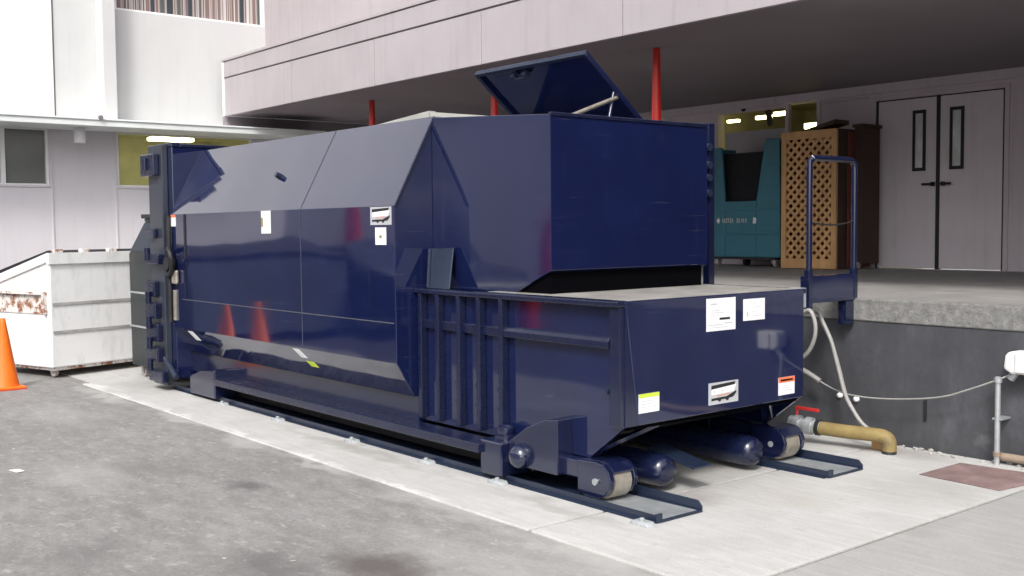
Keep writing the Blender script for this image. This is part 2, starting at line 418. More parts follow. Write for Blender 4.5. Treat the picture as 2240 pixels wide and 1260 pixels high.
# ------------------------------------------------------------------ geometry helper
class G:
    def __init__(s):
        s.v, s.f = [], []

    def add(s, vs, fs):
        b = len(s.v)
        s.v += [tuple(p) for p in vs]
        s.f += [tuple(b + i for i in q) for q in fs]
        return s

    def box(s, x0, x1, y0, y1, z0, z1):
        return s.add([(x, y, z) for z in (z0, z1) for y in (y0, y1) for x in (x0, x1)],
                     [(0, 2, 3, 1), (4, 5, 7, 6), (0, 1, 5, 4), (2, 6, 7, 3), (0, 4, 6, 2), (1, 3, 7, 5)])

    def obox(s, c, ax, ay, az):
        c, ax, ay, az = map(Vector, (c, ax, ay, az))
        vs = [c + ax * i + ay * j + az * k for k in (-.5, .5) for j in (-.5, .5) for i in (-.5, .5)]
        return s.add(vs, [(0, 2, 3, 1), (4, 5, 7, 6), (0, 1, 5, 4), (2, 6, 7, 3), (0, 4, 6, 2), (1, 3, 7, 5)])

    def prism(s, pts, axis, a, b):
        """extrude a 2-D outline along an axis ('x': pts are (y,z); 'y': (x,z); 'z': (x,y))"""
        def P(p, t):
            return {'x': (t, p[0], p[1]), 'y': (p[0], t, p[1]), 'z': (p[0], p[1], t)}[axis]
        n = len(pts)
        vs = [P(p, a) for p in pts] + [P(p, b) for p in pts]
        fs = [tuple(range(n)), tuple(range(2 * n - 1, n - 1, -1))]
        fs += [(i, i + n, (i + 1) % n + n, (i + 1) % n) for i in range(n)]
        return s.add(vs, fs)

    def extrude(s, pts, d):
        """thick plate: polygon of 3-D points pushed by the vector d"""
        d = Vector(d)
        n = len(pts)
        vs = [Vector(p) for p in pts] + [Vector(p) + d for p in pts]
        fs = [tuple(range(n)), tuple(range(2 * n - 1, n - 1, -1))]
        fs += [(i, i + n, (i + 1) % n + n, (i + 1) % n) for i in range(n)]
        return s.add(vs, fs)

    def cyl(s, p0, p1, r0, r1=None, n=24):
        r1 = r0 if r1 is None else r1
        p0, p1 = Vector(p0), Vector(p1)
        q = (p1 - p0).to_track_quat('Z', 'Y')
        vs = []
        for p, r in ((p0, r0), (p1, r1)):
            for i in range(n):
                a = 2 * math.pi * i / n
                vs.append(p + q @ Vector((r * math.cos(a), r * math.sin(a), 0)))
        fs = [tuple(range(n - 1, -1, -1)), tuple(range(n, 2 * n))]
        fs += [(i, (i + 1) % n, (i + 1) % n + n, i + n) for i in range(n)]
        return s.add(vs, fs)

    def lathe(s, c, axis, prof, n=32):
        """prof: (distance along axis, radius)"""
        c, axis = Vector(c), Vector(axis).normalized()
        q = axis.to_track_quat('Z', 'Y')
        vs = []
        for d, r in prof:
            for i in range(n):
                a = 2 * math.pi * i / n
                vs.append(c + axis * d + q @ Vector((max(r, 1e-4) * math.cos(a), max(r, 1e-4) * math.sin(a), 0)))
        k = len(prof)
        fs = [tuple(range(n - 1, -1, -1)), tuple(range((k - 1) * n, k * n))]
        for j in range(k - 1):
            fs += [(j * n + i, j * n + (i + 1) % n, (j + 1) * n + (i + 1) % n, (j + 1) * n + i) for i in range(n)]
        return s.add(vs, fs)

    def tube(s, pts, r, n=10, smooth=6):
        P = [Vector(p) for p in pts]
        if smooth and len(P) > 2:
            Q = []
            for i in range(len(P) - 1):
                a, b, c, d = P[max(i - 1, 0)], P[i], P[i + 1], P[min(i + 2, len(P) - 1)]
                for k in range(smooth):
                    u = k / smooth
                    Q.append(0.5 * ((2 * b) + (c - a) * u + (2 * a - 5 * b + 4 * c - d) * u * u + (3 * b - a - 3 * c + d) * u ** 3))
            Q.append(P[-1])
            P = Q
        vs = []
        up = Vector((0, 0, 1))
        for i, p in enumerate(P):
            tan = (P[min(i + 1, len(P) - 1)] - P[max(i - 1, 0)]).normalized()
            side = tan.cross(up)
            if side.length < 0.1:
                side = tan.cross(Vector((1, 0, 0)))
            side.normalize()
            if i and side.dot(prev) < 0 and abs(side.dot(prev)) > .5:
                side = -side
            prev = side
            nn = side.cross(tan)
            for k in range(n):
                a = 2 * math.pi * k / n
                vs.append(p + side * r * math.cos(a) + nn * r * math.sin(a))
        m_ = len(P)
        fs = [tuple(range(n - 1, -1, -1)), tuple(range((m_ - 1) * n, m_ * n))]
        for j in range(m_ - 1):
            fs += [(j * n + i, j * n + (i + 1) % n, (j + 1) * n + (i + 1) % n, (j + 1) * n + i) for i in range(n)]
        return s.add(vs, fs)

ORIGIN = {}

def build(name, g, mt, parent=None, bevel=0.0, smooth=None, loc=None, label=None, seg=2):
    o_ = ORIGIN[parent.name] if parent else Vector(loc or (0, 0, 0))
    me = bpy.data.meshes.new(name)
    me.from_pydata([tuple(Vector(p) - o_) for p in g.v], [], g.f)
    bm = bmesh.new()
    bm.from_mesh(me)
    bmesh.ops.recalc_face_normals(bm, faces=bm.faces)
    bm.to_mesh(me)
    bm.free()
    me.materials.append(M[mt] if isinstance(mt, str) else mt)
    ob = bpy.data.objects.new(name, me)
    COL.objects.link(ob)
    if parent:
        ob.parent = parent
    else:
        ob.location = o_
    ORIGIN[ob.name] = o_
    if bevel:
        b = ob.modifiers.new("bevel", 'BEVEL')
        b.width = bevel
        b.segments = seg
        b.limit_method = 'ANGLE'
        b.angle_limit = math.radians(35)
    if smooth:
        me.shade_smooth()
        me.set_sharp_from_angle(angle=math.radians(smooth))
    if label:
        ob["label"] = label
    return ob

def tag(o, label, cat, group=None):
    o["label"] = label
    o["category"] = cat
    if group:
        o["group"] = group
    return o

def thing(name, loc, label, cat, group=None):
    o = bpy.data.objects.new(name, None)
    o.empty_display_size = 0.2
    COL.objects.link(o)
    o.location = loc
    ORIGIN[o.name] = Vector(loc)
    return tag(o, label, cat, group)

def kind(o, k):
    o["kind"] = k
    return o

def dup(root, loc, label=None):
    r = root.copy()
    COL.objects.link(r)
    r.location = loc
    if label:
        r["label"] = label
    def rec(src, dst):
        for ch in src.children:
            c = ch.copy()
            COL.objects.link(c)
            c.parent = dst
            rec(ch, c)
    rec(root, r)
    return r

# ================================================================== SETTING
# asphalt lot: one sheet to the horizon, slightly below the concrete
gr = G()
gr.add([(-150, -150, 0), (150, -150, 0), (150, 150, 0), (-150, 150, 0)], [(0, 1, 2, 3)])
for i in range(len(gr.v)):
    gr.v[i] = (gr.v[i][0], gr.v[i][1], -0.012)
kind(build("ground", gr, "asphalt"), "structure")
# unseen dark ground, added so the charge-box side mirrors something darker
rd = G().add([(-90, -60, -.008), (60, -60, -.008), (60, -3.25, -.008), (-9.6, -3.25, -.008), (-11.3, -4.3, -.008), (-90, -4.3, -.008)], [(0, 1, 2, 3, 4, 5)])
kind(build("added_dark_ground", rd, "added_dark_ground"), "structure")
# concrete apron in three pours with narrow joints between them
s = G()
YS, YD = -0.72, 2.70
s.box(-7.3, -0.013, YS, YD, -0.10, 0.0)
s.box(0.013, 1.284, YS, YD, -0.10, 0.0)
kind(build("concrete_apron", s, "slab", bevel=0.006), "structure")
s = G()
s.box(1.312, 6.0, -1.6, YD, -0.10, -0.002)
kind(build("pavement", s, "slab2", bevel=0.006), "structure")
s = G()
s.box(-11.4, -7.312, -0.62, YD, -0.10, -0.004)
kind(build("pavement", s, "slab"), "structure")

# ---------------------------------------------------------------- main building over the dock
X0, X1 = -11.29, 3.62
ZS, YF, YW, ZD = 3.345, 2.75, 7.87, 1.053
mb = thing("main_building", (X0, YW, 0), "mauve building with a deep flat canopy overhanging the loading dock", "building")
W_X0 = -16.0
# upper storey wall (set back behind the canopy edge)
g = G().box(W_X0, X1, 3.55, 3.9, 4.1, 9.5)
build("upper_wall", g, "mauve", mb)
# fascia: lower panels, upper band, cap
f = G()
js = [-11.29, -9.10, -6.98, -4.85, -2.74, -0.62, 1.5, 3.62]
for a, b in zip(js[:-1], js[1:]):
    f.box(a + 0.006, b - 0.006, YF, YF + 0.05, ZS, 3.905)
build("fascia_panel", f, "mauve", mb, bevel=0.004)
g = G().box(X0, X1, YF + 0.02, YF + 0.06, 3.86, 3.925)
build("shadow_joint", g, "joint", mb)
g = G().box(X0, X1, YF - 0.006, YF + 0.05, 3.925, 4.15)
build("fascia_band", g, "mauve", mb, bevel=0.004)
g = G().box(X0 - 0.02, X1, YF - 0.02, 3.55, 4.165, 4.20)
g.box(X0, X1, YF + 0.012, YF + 0.05, 4.15, 4.165)
build("roof_edge", g, "mauve", mb, bevel=0.004)
g = G().box(X0, X0 + 0.03, YF + 0.055, 3.55, ZS, 4.15)
g.box(X0 - 0.012, X0 + 0.05, YF - 0.012, YF + 0.0, ZS, 4.15)
build("corner_trim", g, "trim", mb)
g = G().box(X0, X1, YF + 0.052, YW, ZS + .012, ZS + 0.12)
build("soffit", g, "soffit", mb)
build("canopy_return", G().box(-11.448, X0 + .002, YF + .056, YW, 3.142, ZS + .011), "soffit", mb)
build("dark_screen", G().box(X1, X1 + .1, YF + .1, YW + .2, ZD, ZS + .1), "wood2", mb)  # unseen dark screen, added to keep front-face reflections dark
# back wall with openings for the window strip and the double door
WZ0, WZ1 = 2.30, 3.25
wx0, wx1 = -5.95, -4.16
dx0, dx1, dzt = -3.37, -1.67, 3.17
g = G()
g.box(W_X0, wx0, YW, YW + 0.2, 0, ZS + 0.1)
g.box(wx0, wx1, YW, YW + 0.2, 0, WZ0)
g.box(wx0, wx1, YW, YW + 0.2, WZ1, ZS + 0.1)
g.box(wx1, dx0, YW, YW + 0.2, 0, ZS + 0.1)
g.box(dx0, dx1, YW, YW + 0.2, dzt, ZS + 0.1)
g.box(dx1, 6.0, YW, YW + 0.2, 0, ZS + 2.0)
build("back_wall", g, "mauved", mb)
g = G().box(X0, X1, YW - 0.05, YW, ZS - 0.10, ZS + .011)
build("wall_cornice", g, "mauved", mb)
g = G().cyl((-5.42, YW - 0.03, 3.24), (-5.42, YW, 3.24), 0.035)
build("alarm_button", g, "dark", mb)
# window strip with a lit room behind
win = build("window", G().box(wx0, wx0 + 0.06, YW - 0.01, YW + 0.06, WZ0, WZ1).box(wx1 - 0.06, wx1, YW - 0.01, YW + 0.06, WZ0, WZ1)
            .box(-4.72, -4.67, YW - 0.01, YW + 0.06, WZ0, WZ1).box(wx0 + .06, -4.72, YW - 0.012, YW + 0.05, WZ1 - 0.05, WZ1), "mauved", mb)
build("notice_board", G().box(-5.77, -4.74, YW + 0.02, YW + 0.05, 2.32, 2.93), "board", win)
g = G().box(wx0 - .6, wx1 + .6, YW + 3.0, YW + 3.1, 1.0, 3.6).box(wx0 - .6, wx1 + .6, YW + 0.2, YW + 3.0, 3.5, 3.6)
g.box(wx0 - .7, wx0 - .6, YW + 0.2, YW + 3.1, 1.0, 3.6).box(wx1 + .6, wx1 + .7, YW + 0.2, YW + 3.1, 1.0, 3.6)
g.box(wx0 - .6, wx1 + .6, YW + 0.2, YW + 3.0, 1.0, 1.05)
build("room", g, "interior", win)
for x0_, x1_, z0_, z1_ in ((-6.25, -6.05, 3.15, 3.19), (-5.72, -5.46, 3.155, 3.205), (-5.40, -5.14, 3.18, 3.235), (-4.87, -4.60, 2.955, 3.03)):
    build("lamp", G().box(x0_, x1_, 8.5, 8.56, z0_, z1_), "lampw", win)
build("shelf", G().obox((-5.06, YW + .09, 3.1), (.06, 0, .02), (0, .05, 0), (-.05, 0, .22)), "dark", win)
# double door
fr = build("door_frame", G().box(dx0 - 0.03, dx0 + 0.025, YW - 0.015, YW + 0.08, ZD, dzt + 0.03)
           .box(dx1 - 0.025, dx1 + 0.03, YW - 0.015, YW + 0.08, ZD, dzt + 0.03)
           .box(dx0 + .025, dx1 - .025, YW - 0.015, YW + 0.08, dzt - 0.02, dzt + 0.03), "mauved", mb, bevel=0.004)
g = G().box(dx0 + 0.026, dx0 + 0.05, YW + 0.005, YW + 0.06, ZD, dzt - .02).box(dx1 - 0.05, dx1 - 0.026, YW + 0.005, YW + 0.06, ZD, dzt - .02)
g.box(-2.535, -2.49, YW + 0.004, YW + 0.07, ZD, dzt - .02).box(dx0 + .05, dx1 - .05, YW + .03, YW + .07, dzt - .035, dzt - .02)
build("door_gap", g, "dark", mb)
for k, (a, b, wa, wb, ha, hb) in enumerate(((dx0 + 0.05, -2.535, -2.845, -2.675, -2.69, -2.55), (-2.49, dx1 - 0.05, -2.365, -2.19, -2.45, -2.32))):
    d = build("door", G().box(a, b, YW + 0.015, YW + 0.06, ZD + 0.01, dzt - 0.035), "door", mb, bevel=0.003)
    wd = build("window", G().box(wa, wa + .035, YW + .0, YW + .015, 2.25, 2.99).box(wb - .035, wb, YW + .0, YW + .015, 2.25, 2.99)
               .box(wa + .035, wb - .035, YW + .0, YW + .015, 2.25, 2.29).box(wa + .035, wb - .035, YW + .0, YW + .015, 2.95, 2.99), "dark", d)
    build("pane", G().box(wa + .035, wb - .035, YW + .008, YW + .0145, 2.29, 2.95), "glassg", d)
    build("handle", G().cyl((ha, YW - .04, 2.085), (hb, YW - .04, 2.085), .014, n=10).box(ha if k else hb - .03, (ha if k else hb - .03) + .03, YW - .04, YW + .015, 2.06, 2.11), "dark", d)
# conduit along the top of the back wall
build("conduit", G().tube([(-4.1, YW - .02, 3.20), (-3.6, YW - .02, 3.20), (-3.45, YW - .02, 3.20)], .012), "mauved", mb)

# ---------------------------------------------------------------- loading dock
dk = thing("loading_dock", (0, 2.73, 0), "raised concrete loading dock with rough pale edge over a dark painted wall", "loading dock")
build("dock_floor", G().box(X0, 6.0, 2.76, YW, 0.95, ZD), "floor", dk)
build("dock_edge", G().box(X0, 6.0, 2.728, 2.757, 0.885, ZD - 0.002), "lip", dk, bevel=0.01)
build("dock_wall", G().box(X0, 6.0, 2.74, 2.95, -0.1, 0.883), "dockwall", dk)

# ---------------------------------------------------------------- red columns
RC = "red columns holding up the canopy"
for x, lab in ((-3.075, "bright red steel column rising behind the navy hopper, right of its open lid"),
               (-5.655, "red steel column partly hidden behind the open hopper lid"),
               (-8.345, "darker red column farthest back, seen over the navy container roof")):
    c = G().lathe((x, 3.56, ZD), (0, 0, 1), [(0, .10), (.02, .10), (.02, .062), (1.2, .058), (ZS - ZD + .008, .037)], 24)
    tag(build("column", c, "red", smooth=40, loc=(x, 3.56, ZD)), lab, "column", RC)

# ---------------------------------------------------------------- left building
XL = -11.45
lb = thing("office_building", (XL, 0, 0), "white and lilac two storey building with a thin metal ledge between the floors", "building")
Y0, Y1 = -4.2, 6.5
def wall_x(name, mt, y0, y1, z0, z1, x=XL, t=0.2, bevel=0.0):
    return build(name, G().box(x - t, x, y0, y1, z0, z1), mt, lb, bevel=bevel)
# lower wall around two windows
g = G()
for y0, y1, z0, z1 in ((Y0, Y1, 0, 2.245), (-1.02 - .5, -1.02, 2.245, 3.05), (0.215, 1.16, 2.245, 3.05), (Y0, -1.52, 2.245, 3.05), (3.3, Y1, 2.245, 3.05)):
    g.box(XL - .2, XL, y0, y1, z0, z1)
build("lower_wall", g, "lilac", lb)
g = G()
for y in (0.245, 1.135, 3.32):
    g.box(XL, XL + .014, y - .012, y + .012, 0, 3.02)
g.box(XL, XL + .018, Y0, .233, 2.225, 2.255).box(XL, XL + .018, 1.147, 3.3, 2.225, 2.255)
build("panel_trim", g, "lilac", lb, bevel=.003)
build("skirting", G().box(XL, XL + .02, Y0, Y1, 0, .12), "joint", lb)
def window_x(y0, y1, z0, z1, mull, pmat, x=XL):
    fr = G().box(x - .12, x - .02, y0, y0 + .035, z0, z1).box(x - .12, x - .02, y1 - .035, y1, z0, z1)
    fr.box(x - .12, x - .02, y0 + .035, y1 - .035, z0, z0 + .03).box(x - .12, x - .02, y0 + .035, y1 - .035, z1 - .03, z1)
    for mm in mull:
        fr.box(x - .121, x - .015, mm - .03, mm + .03, z0 + .03, z1 - .03)
    wn = build("window", fr, "trim", lb, bevel=.003)
    if pmat:
        build("pane", G().box(x - .08, x - .07, y0 + .03, y1 - .03, z0 + .02, z1 - .02), pmat, wn)
    return wn
window_x(-1.02, 0.215, 2.245, 3.05, (-.38,), "pane")
# lit window beside the compactor: open view of a room with a ceiling tube
glass = bpy.data.materials.new("clear_yellow_glass")
glass.use_nodes = True
gp = glass.node_tree.nodes["Principled BSDF"]
gp.inputs["Base Color"].default_value = (.82, .86, .70, 1)
gp.inputs["Transmission Weight"].default_value = 1.0
gp.inputs["Roughness"].default_value = 0.04
gp.inputs["IOR"].default_value = 1.15
M["glass"] = glass
wn = window_x(1.16, 3.30, 2.245, 3.05, (), "glass")
rm = G().box(XL - 3.0, XL - 2.9, .6, 4.0, 1.8, 3.3).box(XL - 2.9, XL - .2, .6, .7, 1.8, 3.3).box(XL - 2.9, XL - .2, 3.9, 4.0, 1.8, 3.3)
rm.box(XL - 2.9, XL - .2, .7, 3.9, 3.2, 3.3).box(XL - 2.9, XL - .2, .7, 3.9, 1.8, 1.9)
build("room", rm, "interior2", wn)
build("lamp", G().box(XL - 1.70, XL - 1.45, 2.25, 2.95, 3.075, 3.13), "lampg", wn, bevel=.01)
# thin ledge
build("ledge", G().box(XL, -10.65, Y0, 4.15, 3.035, 3.115).box(XL, -10.63, Y0, 4.15, 3.115, 3.14), "ledge", lb, bevel=.006)
build("drain_spout", G().cyl((-10.66, .668, 3.15), (-10.60, .668, 3.15), .03, n=14), "joint", lb, smooth=40)
# upper storey
wall_x("upper_wall", "offwhite", .33, 1.19, 3.14, 9.0)
wall_x("upper_wall", "white", Y0, .302, 3.14, 9.0, x=XL + .03, t=.23)
wall_x("upper_wall", "offwhite", 1.19, 3.555, 3.14, 4.80)
wall_x("upper_wall", "offwhite", 1.19, 3.555, 6.3, 9.0)
build("panel_joint", G().box(XL - .1, XL + .004, .302, .33, 3.14, 9.0), "joint", lb)
build("fin", G().box(XL, XL + .30, .905, 1.085, 3.14, 9.0), "offwhite", lb, bevel=.004)
build("flashing", G().box(XL, XL + .05, Y0, 3.55, 3.14, 3.20), "white", lb)
wn = window_x(1.19, 3.555, 4.80, 6.3, (), None)
# blinds and folders behind the upper glass, in narrow vertical stripes
build("blind", G().box(XL - .16, XL - .13, 1.22, 3.53, 4.82, 6.28), "stripes", wn)
build("backing", G().box(XL - .5, XL - .4, 1.1, 3.7, 4.7, 6.4), "dark", wn)
# cylinder downlight hanging from the ledge
dl = build("downlight", G().lathe((-11.05, .515, 3.035), (0, 0, -1), [(0, .05), (.01, .05), (.01, .075), (.055, .078), (.06, .072), (.07, .078), (.205, .078), (.21, .06), (.16, .055), (.15, .01)], 24), "trim", lb, smooth=40)

# ---------------------------------------------------------------- across the lot (seen mirrored in the glossy paint)
ob_ = thing("facing_building", (-22, -15, 0), "mauve building across the lot, mirrored in the navy paint", "building")
build("wall", G().box(-60, 10, -15.5, -15, 0, 5.2), "mauvef", ob_)
build("roof_band", G().box(-60.2, 10.2, -15.6, -14.6, 5.2, 6.0), "white", ob_)
ob2 = thing("distant_building", (-40, -14, 0), "pale mauve building far to the left across the lot, mirrored in the navy paint", "building")
build("wall", G().box(-41, -40, -14.4, 0, 0, 7), "mauvef", ob2)
build("roof_band", G().box(-41.1, -39.6, -14.4, 0.1, 7, 7.7), "white", ob2)
ob3 = thing("added_dark_building", (16, 8, 0), "unseen dark brown building added right of the dock to darken reflections", "building")  # added out of view so the front faces mirror something dark
build("wall", G().box(16, 16.5, -4, 30, 0, 5), "wood2", ob3)
build("roof_band", G().box(15.6, 16.6, -4.2, 30.2, 5, 5.4), "joint", ob3)
dd = thing("dumpster", (-10.4, -3.0, 0), "slate blue dumpster left of the white one, mirrored in the container side", "dumpster", "dumpsters by the lilac wall")
build("body", G().prism([(-11.2, .12), (-11.2, 1.36), (-10.0, 1.22), (-9.85, .12)], 'y', -4.6, -2.0), "slate", dd, bevel=.02)
build("lid", G().prism([(-11.22, 1.37), (-9.95, 1.225), (-9.95, 1.26), (-11.22, 1.41)], 'y', -4.62, -1.98), "black", dd)
for x in (-11.0, -10.1):
    for y in (-4.4, -2.2):
        build("caster", G().cyl((x, y, .06), (x, y + .04, .06), .06, n=18), "caster", dd, smooth=40)
RP = "red posts across the lot"
for (x, y), lab in (((-13.93, -7.0), "red post mirrored beside the maker's plate on the container side"), ((-9.08, -7.0), "red post mirrored near the hopper's front corner")):
    tag(build("red_post", G().lathe((x, y, -.012), (0, 0, 1), [(0, .22), (1.7, .16), (2.05, .12), (2.1, .03)], 20), "red", smooth=40, loc=(x, y, 0)), lab, "post", RP)
car = thing("parked_car", (-11, -5.6, -.012), "dark blue car parked across the lot, mirrored low in the container side", "car")
cp_ = [(-13.4, .30), (-13.45, .75), (-13.2, .92), (-12.5, 1.02), (-11.9, 1.36), (-10.5, 1.40), (-9.75, 1.02), (-8.95, .90), (-8.75, .70), (-8.78, .30)]
build("body", G().prism(cp_, 'y', -6.35, -4.75), "carpaint", car, bevel=.06)
build("window", G().prism([(-12.35, 1.02), (-11.85, 1.30), (-10.55, 1.33), (-9.95, 1.02)], 'y', -4.755, -4.742), "dark", car)
for x in (-12.6, -9.6):
    for y in (-6.3, -4.9):
        wl = build("wheel", G().lathe((x, y - .1, .30), (0, 1, 0), [(0, .27), (.03, .31), (.17, .31), (.2, .27)], 28), "black", car, smooth=40)
        build("rim", G().lathe((x, y + .1, .30), (0, 1, 0), [(0, .19), (.012, .18)], 20), "galv", wl)

# ================================================================== TRASH COMPACTOR
WB = 1.684
def my(y):            # mirror across the long axis
    return WB - y
XC, XG = -2.035, -6.06
YC, YT = -0.215, 0.127
tcp = thing("trash_compactor", (-3.2, WB / 2, 0), "huge glossy navy blue self contained trash compactor standing on floor rails", "trash compactor")
half = [(YC, 0.652), (YC, 1.763), (YT, 2.402)]
octo = half + [(my(y), z) for y, z in reversed(half)] + [(my(-0.065), 0.402), (-0.065, 0.402)]
body = build("container", G().prism(octo, 'x', XG, XC), "navy", tcp, bevel=.006)
# weld seams, proud of the plate
sm = G()
sm.box(-5.80, XC - .02, YC - .004, YC - .0005, 0.932, 0.940)
sm.box(-3.40, -3.395, YC - .003, YC - .0005, 0.66, 1.755)
n_ = Vector((0, -(2.402 - 1.763), (YT - YC))).normalized()
sm.extrude([(-3.40, YC, 1.763), (-3.394, YC, 1.763), (-3.394, YT, 2.402), (-3.40, YT, 2.402)], n_ * .004)
build("weld_seam", sm, "weld", body)
build("seam_strip", G().box(-5.725, -5.69, YC - .008, YC - .0005, 1.33, 1.76), "black", body)
build("seam_strip", G().box(-5.735, -5.70, YC - .010, YC - .0005, 0.95, 1.31), "navy2", body)
# lug on the upper slope
lug = Vector((-4.02, -.06, 2.05))
lg = G().cyl(lug, lug + n_ * .05, .028, .022, 14)
build("lifting_lug", lg, "navyd", body, smooth=40)
build("edge_trim", G().extrude([(XC + .001, YC, 1.763), (XC + .001, YT, 2.402), (XC + .001, YT + .02, 2.395), (XC + .001, YC + .02, 1.76)], (.008, 0, 0)), "navyd", body)
# pale crowned cover plates on the roof
build("roof_plate", G().prism([(-3.09, 2.405), (-2.335, 2.405), (-2.335, 2.478), (-3.09, 2.43)], 'y', .30, .36), "pale", tcp)
build("roof_plate", G().prism([(-2.315, 2.405), (-1.66, 2.37), (-1.66, 2.385), (-2.315, 2.468)], 'y', .30, .36), "pale", tcp)
# underframe below the lower chamfer
build("underframe", G().box(XG, XC, -.03, my(-.03), .20, .401), "navy2", tcp)
build("cross_member", G().box(-5.0, -4.9, .3, 1.4, .05, .2).box(-3.4, -3.3, .3, 1.4, .05, .2), "black", tcp)

# rear gate: full rectangular frame with hinge column and ratchet gear
gate = build("gate", G().box(-6.46, XG - .001, -.185, my(-.185), .13, 2.43), "navy", tcp, bevel=.006)
build("gate_frame", G().box(-6.47, -6.05, -.19, -.10, 2.43, 2.47).box(-6.08, -6.052, -.10, my(-.10), 2.43, 2.46), "navy2", gate, bevel=.004)
hc = G().box(-6.52, -6.17, -.25, -.186, .05, 2.46)
col_ = build("hinge_column", hc, "litnavy", gate, bevel=.008)
g = G()
for z, h, x0, x1, d in ((2.26, .22, -6.56, -6.22, .07), (1.58, .1, -6.54, -6.3, .05), (1.32, .10, -6.5, -6.14, .08), (1.02, .16, -6.56, -6.3, .06), (.80, .16, -6.53, -6.26, .07),
                        (.58, .18, -6.55, -6.24, .06), (.36, .14, -6.54, -6.22, .07), (.14, .12, -6.5, -6.14, .06)):
    build("hinge_block", G().box(x0, x1, -.25 - d, -.251, z - h / 2, z + h / 2), "navyd", gate, bevel=.012)
for z in (2.27, 1.37, .93, .68, .47, .25):
    build("hinge_pin", G().cyl((-6.40, -.33, z - .06), (-6.40, -.33, z + .06), .03, n=12), "navyd", gate, smooth=40)
g = G().tube([(-6.02, -.26, 1.40), (-5.92, -.30, 1.42), (-5.86, -.30, 1.34), (-5.90, -.28, 1.22), (-6.02, -.27, 1.17), (-6.08, -.26, 1.26)], .025)
g.cyl((-6.0, -.30, 1.28), (-6.0, -.23, 1.28), .07, n=18)
rt = build("ratchet", g, "black", gate, smooth=45)
build("ratchet_pad", G().box(-5.98, -5.86, -.26, -.22, 1.08, 1.22), "steel", rt, bevel=.02)
build("latch_rod", G().cyl((-6.05, -.24, .70), (-6.05, -.24, 1.75), .022, n=10), "black", gate, smooth=40)
build("latch_bar", G().box(-6.00, -5.95, -.235, -.20, .72, 1.02), "steel", gate, bevel=.006)
build("gate_brace", G().tube([(-6.3, -.24, .36), (-5.95, -.24, .16)], .03, smooth=0), "navyw", gate, smooth=40)
# low outrigger box near the gate
g = G().prism([(-5.72, .03), (-5.15, .03), (-5.15, .30), (-5.45, .27), (-5.72, .20)], 'y', -.20, .0)
build("bumper_block", g, "navy2", tcp, bevel=.012)
for yy in (-.205, ):
    pass
build("rear_roller", G().cyl((-5.9, -.02, .115), (-5.9, .12, .115), .10), "black", tcp, smooth=40)
build("rear_roller", G().cyl((-5.9, my(-.02), .115), (-5.9, my(.12), .115), .10), "black", tcp, smooth=40)
# lower side beams
for s_, nm in ((0, "near"), (1, "far")):
    y0, y1 = (-.215, -.03) if not s_ else (my(-.03), my(-.215))
    build("side_beam", G().box(-5.15, -1.10, y0, y1, .165, .225), "navyd", tcp, bevel=.006)
    build("beam_web", G().box(-5.15, -1.10, (.02 if not s_ else my(.08)), (.08 if not s_ else my(.02)), .04, .2), "black", tcp)

# charge box ---------------------------------------------------------
cb = build("charge_box", G().box(XC, -.012, .03, my(.03), .45, 1.168), "navy", tcp)
side = [(XC, .235), (-.29, .235), (-.002, .455), (-.002, 1.145), (XC, 1.145)]
build("side_plate", G().prism(side, 'y', .0, .028), "navy", cb, bevel=.003)
build("side_plate", G().prism(side, 'y', my(.028), my(0)), "navy", cb, bevel=.003)
build("top_flange", G().box(XC, .004, -.065, .03, 1.145, 1.18), "navyd", cb, bevel=.008)
build("top_flange", G().box(XC, .004, my(.03), my(-.03), 1.145, 1.18), "navyd", cb, bevel=.008)
fp = G().prism([(.0, 1.178), (my(0), 1.178), (my(.0), .455), (.105, .455)], 'x', -.011, .006)
frontp = build("front_plate", fp, "navy", cb, bevel=.005)
build("corner_gusset", G().extrude([(-.004, .002, 1.14), (-.004, .002, .455), (-.004, .104, .455)], (.006, 0, 0)), "navy2", cb)
build("deck_plate", G().box(-1.30, -.004, .031, my(.031), 1.168, 1.181), "dust_sheen", cb)
build("deck_clip", G().box(-.10, .0, my(.028), my(-.035), 1.05, 1.184), "galv", cb, bevel=.004)
for xr in (-1.975, -1.767, -1.522, -1.300, -1.064):
    build("rib", G().box(xr - .02, xr + .02, -.058, -.001, .262, 1.144), "navyd", cb, bevel=.006)
build("side_bar", G().prism([(-.002, .90), (-.05, .905), (-.05, .945), (-.035, .966), (-.002, .968)], 'x', -1.043, -.085), "navyd", cb, bevel=.004)
build("side_bar", G().box(-1.955, -1.787, -.03, -.001, .90, .96).box(-1.747, -1.542, -.03, -.001, .90, .96).box(-1.502, -1.32, -.03, -.001, .90, .96).box(-1.28, -1.084, -.03, -.001, .90, .96), "navyd", cb, bevel=.004)
build("end_post", G().box(-.083, -.001, -.04, -.001, .455, 1.144), "navy2", cb, bevel=.006)
g = G()
for xr in (-1.87, -1.64, -1.41, -1.18):
    for z in (.42, .55, .66):
        build("bolt", G().cyl((xr + .03, -.012, z), (xr + .03, -.001, z), .012, n=8), "navyw", cb)
build("plug", G().lathe((-.105, 0, .66), (0, -1, 0), [(0, .03), (.02, .03), (.02, .016), (.05, .016)], 14), "navyw", cb, smooth=40)
# tilted pale arm plate leaning on the container wall
ap = G().extrude([(-1.905, -.02, 1.182), (-1.665, -.02, 1.182), (-1.735, .07, 1.46), (-2.005, .07, 1.455)], (0, .012, .006))
ap.extrude([(-1.905, -.022, 1.182), (-1.89, -.022, 1.182), (-1.99, .068, 1.455), (-2.005, .068, 1.455)], (0, -.02, .006))
build("arm_plate", ap, "navyw", cb, bevel=.003)

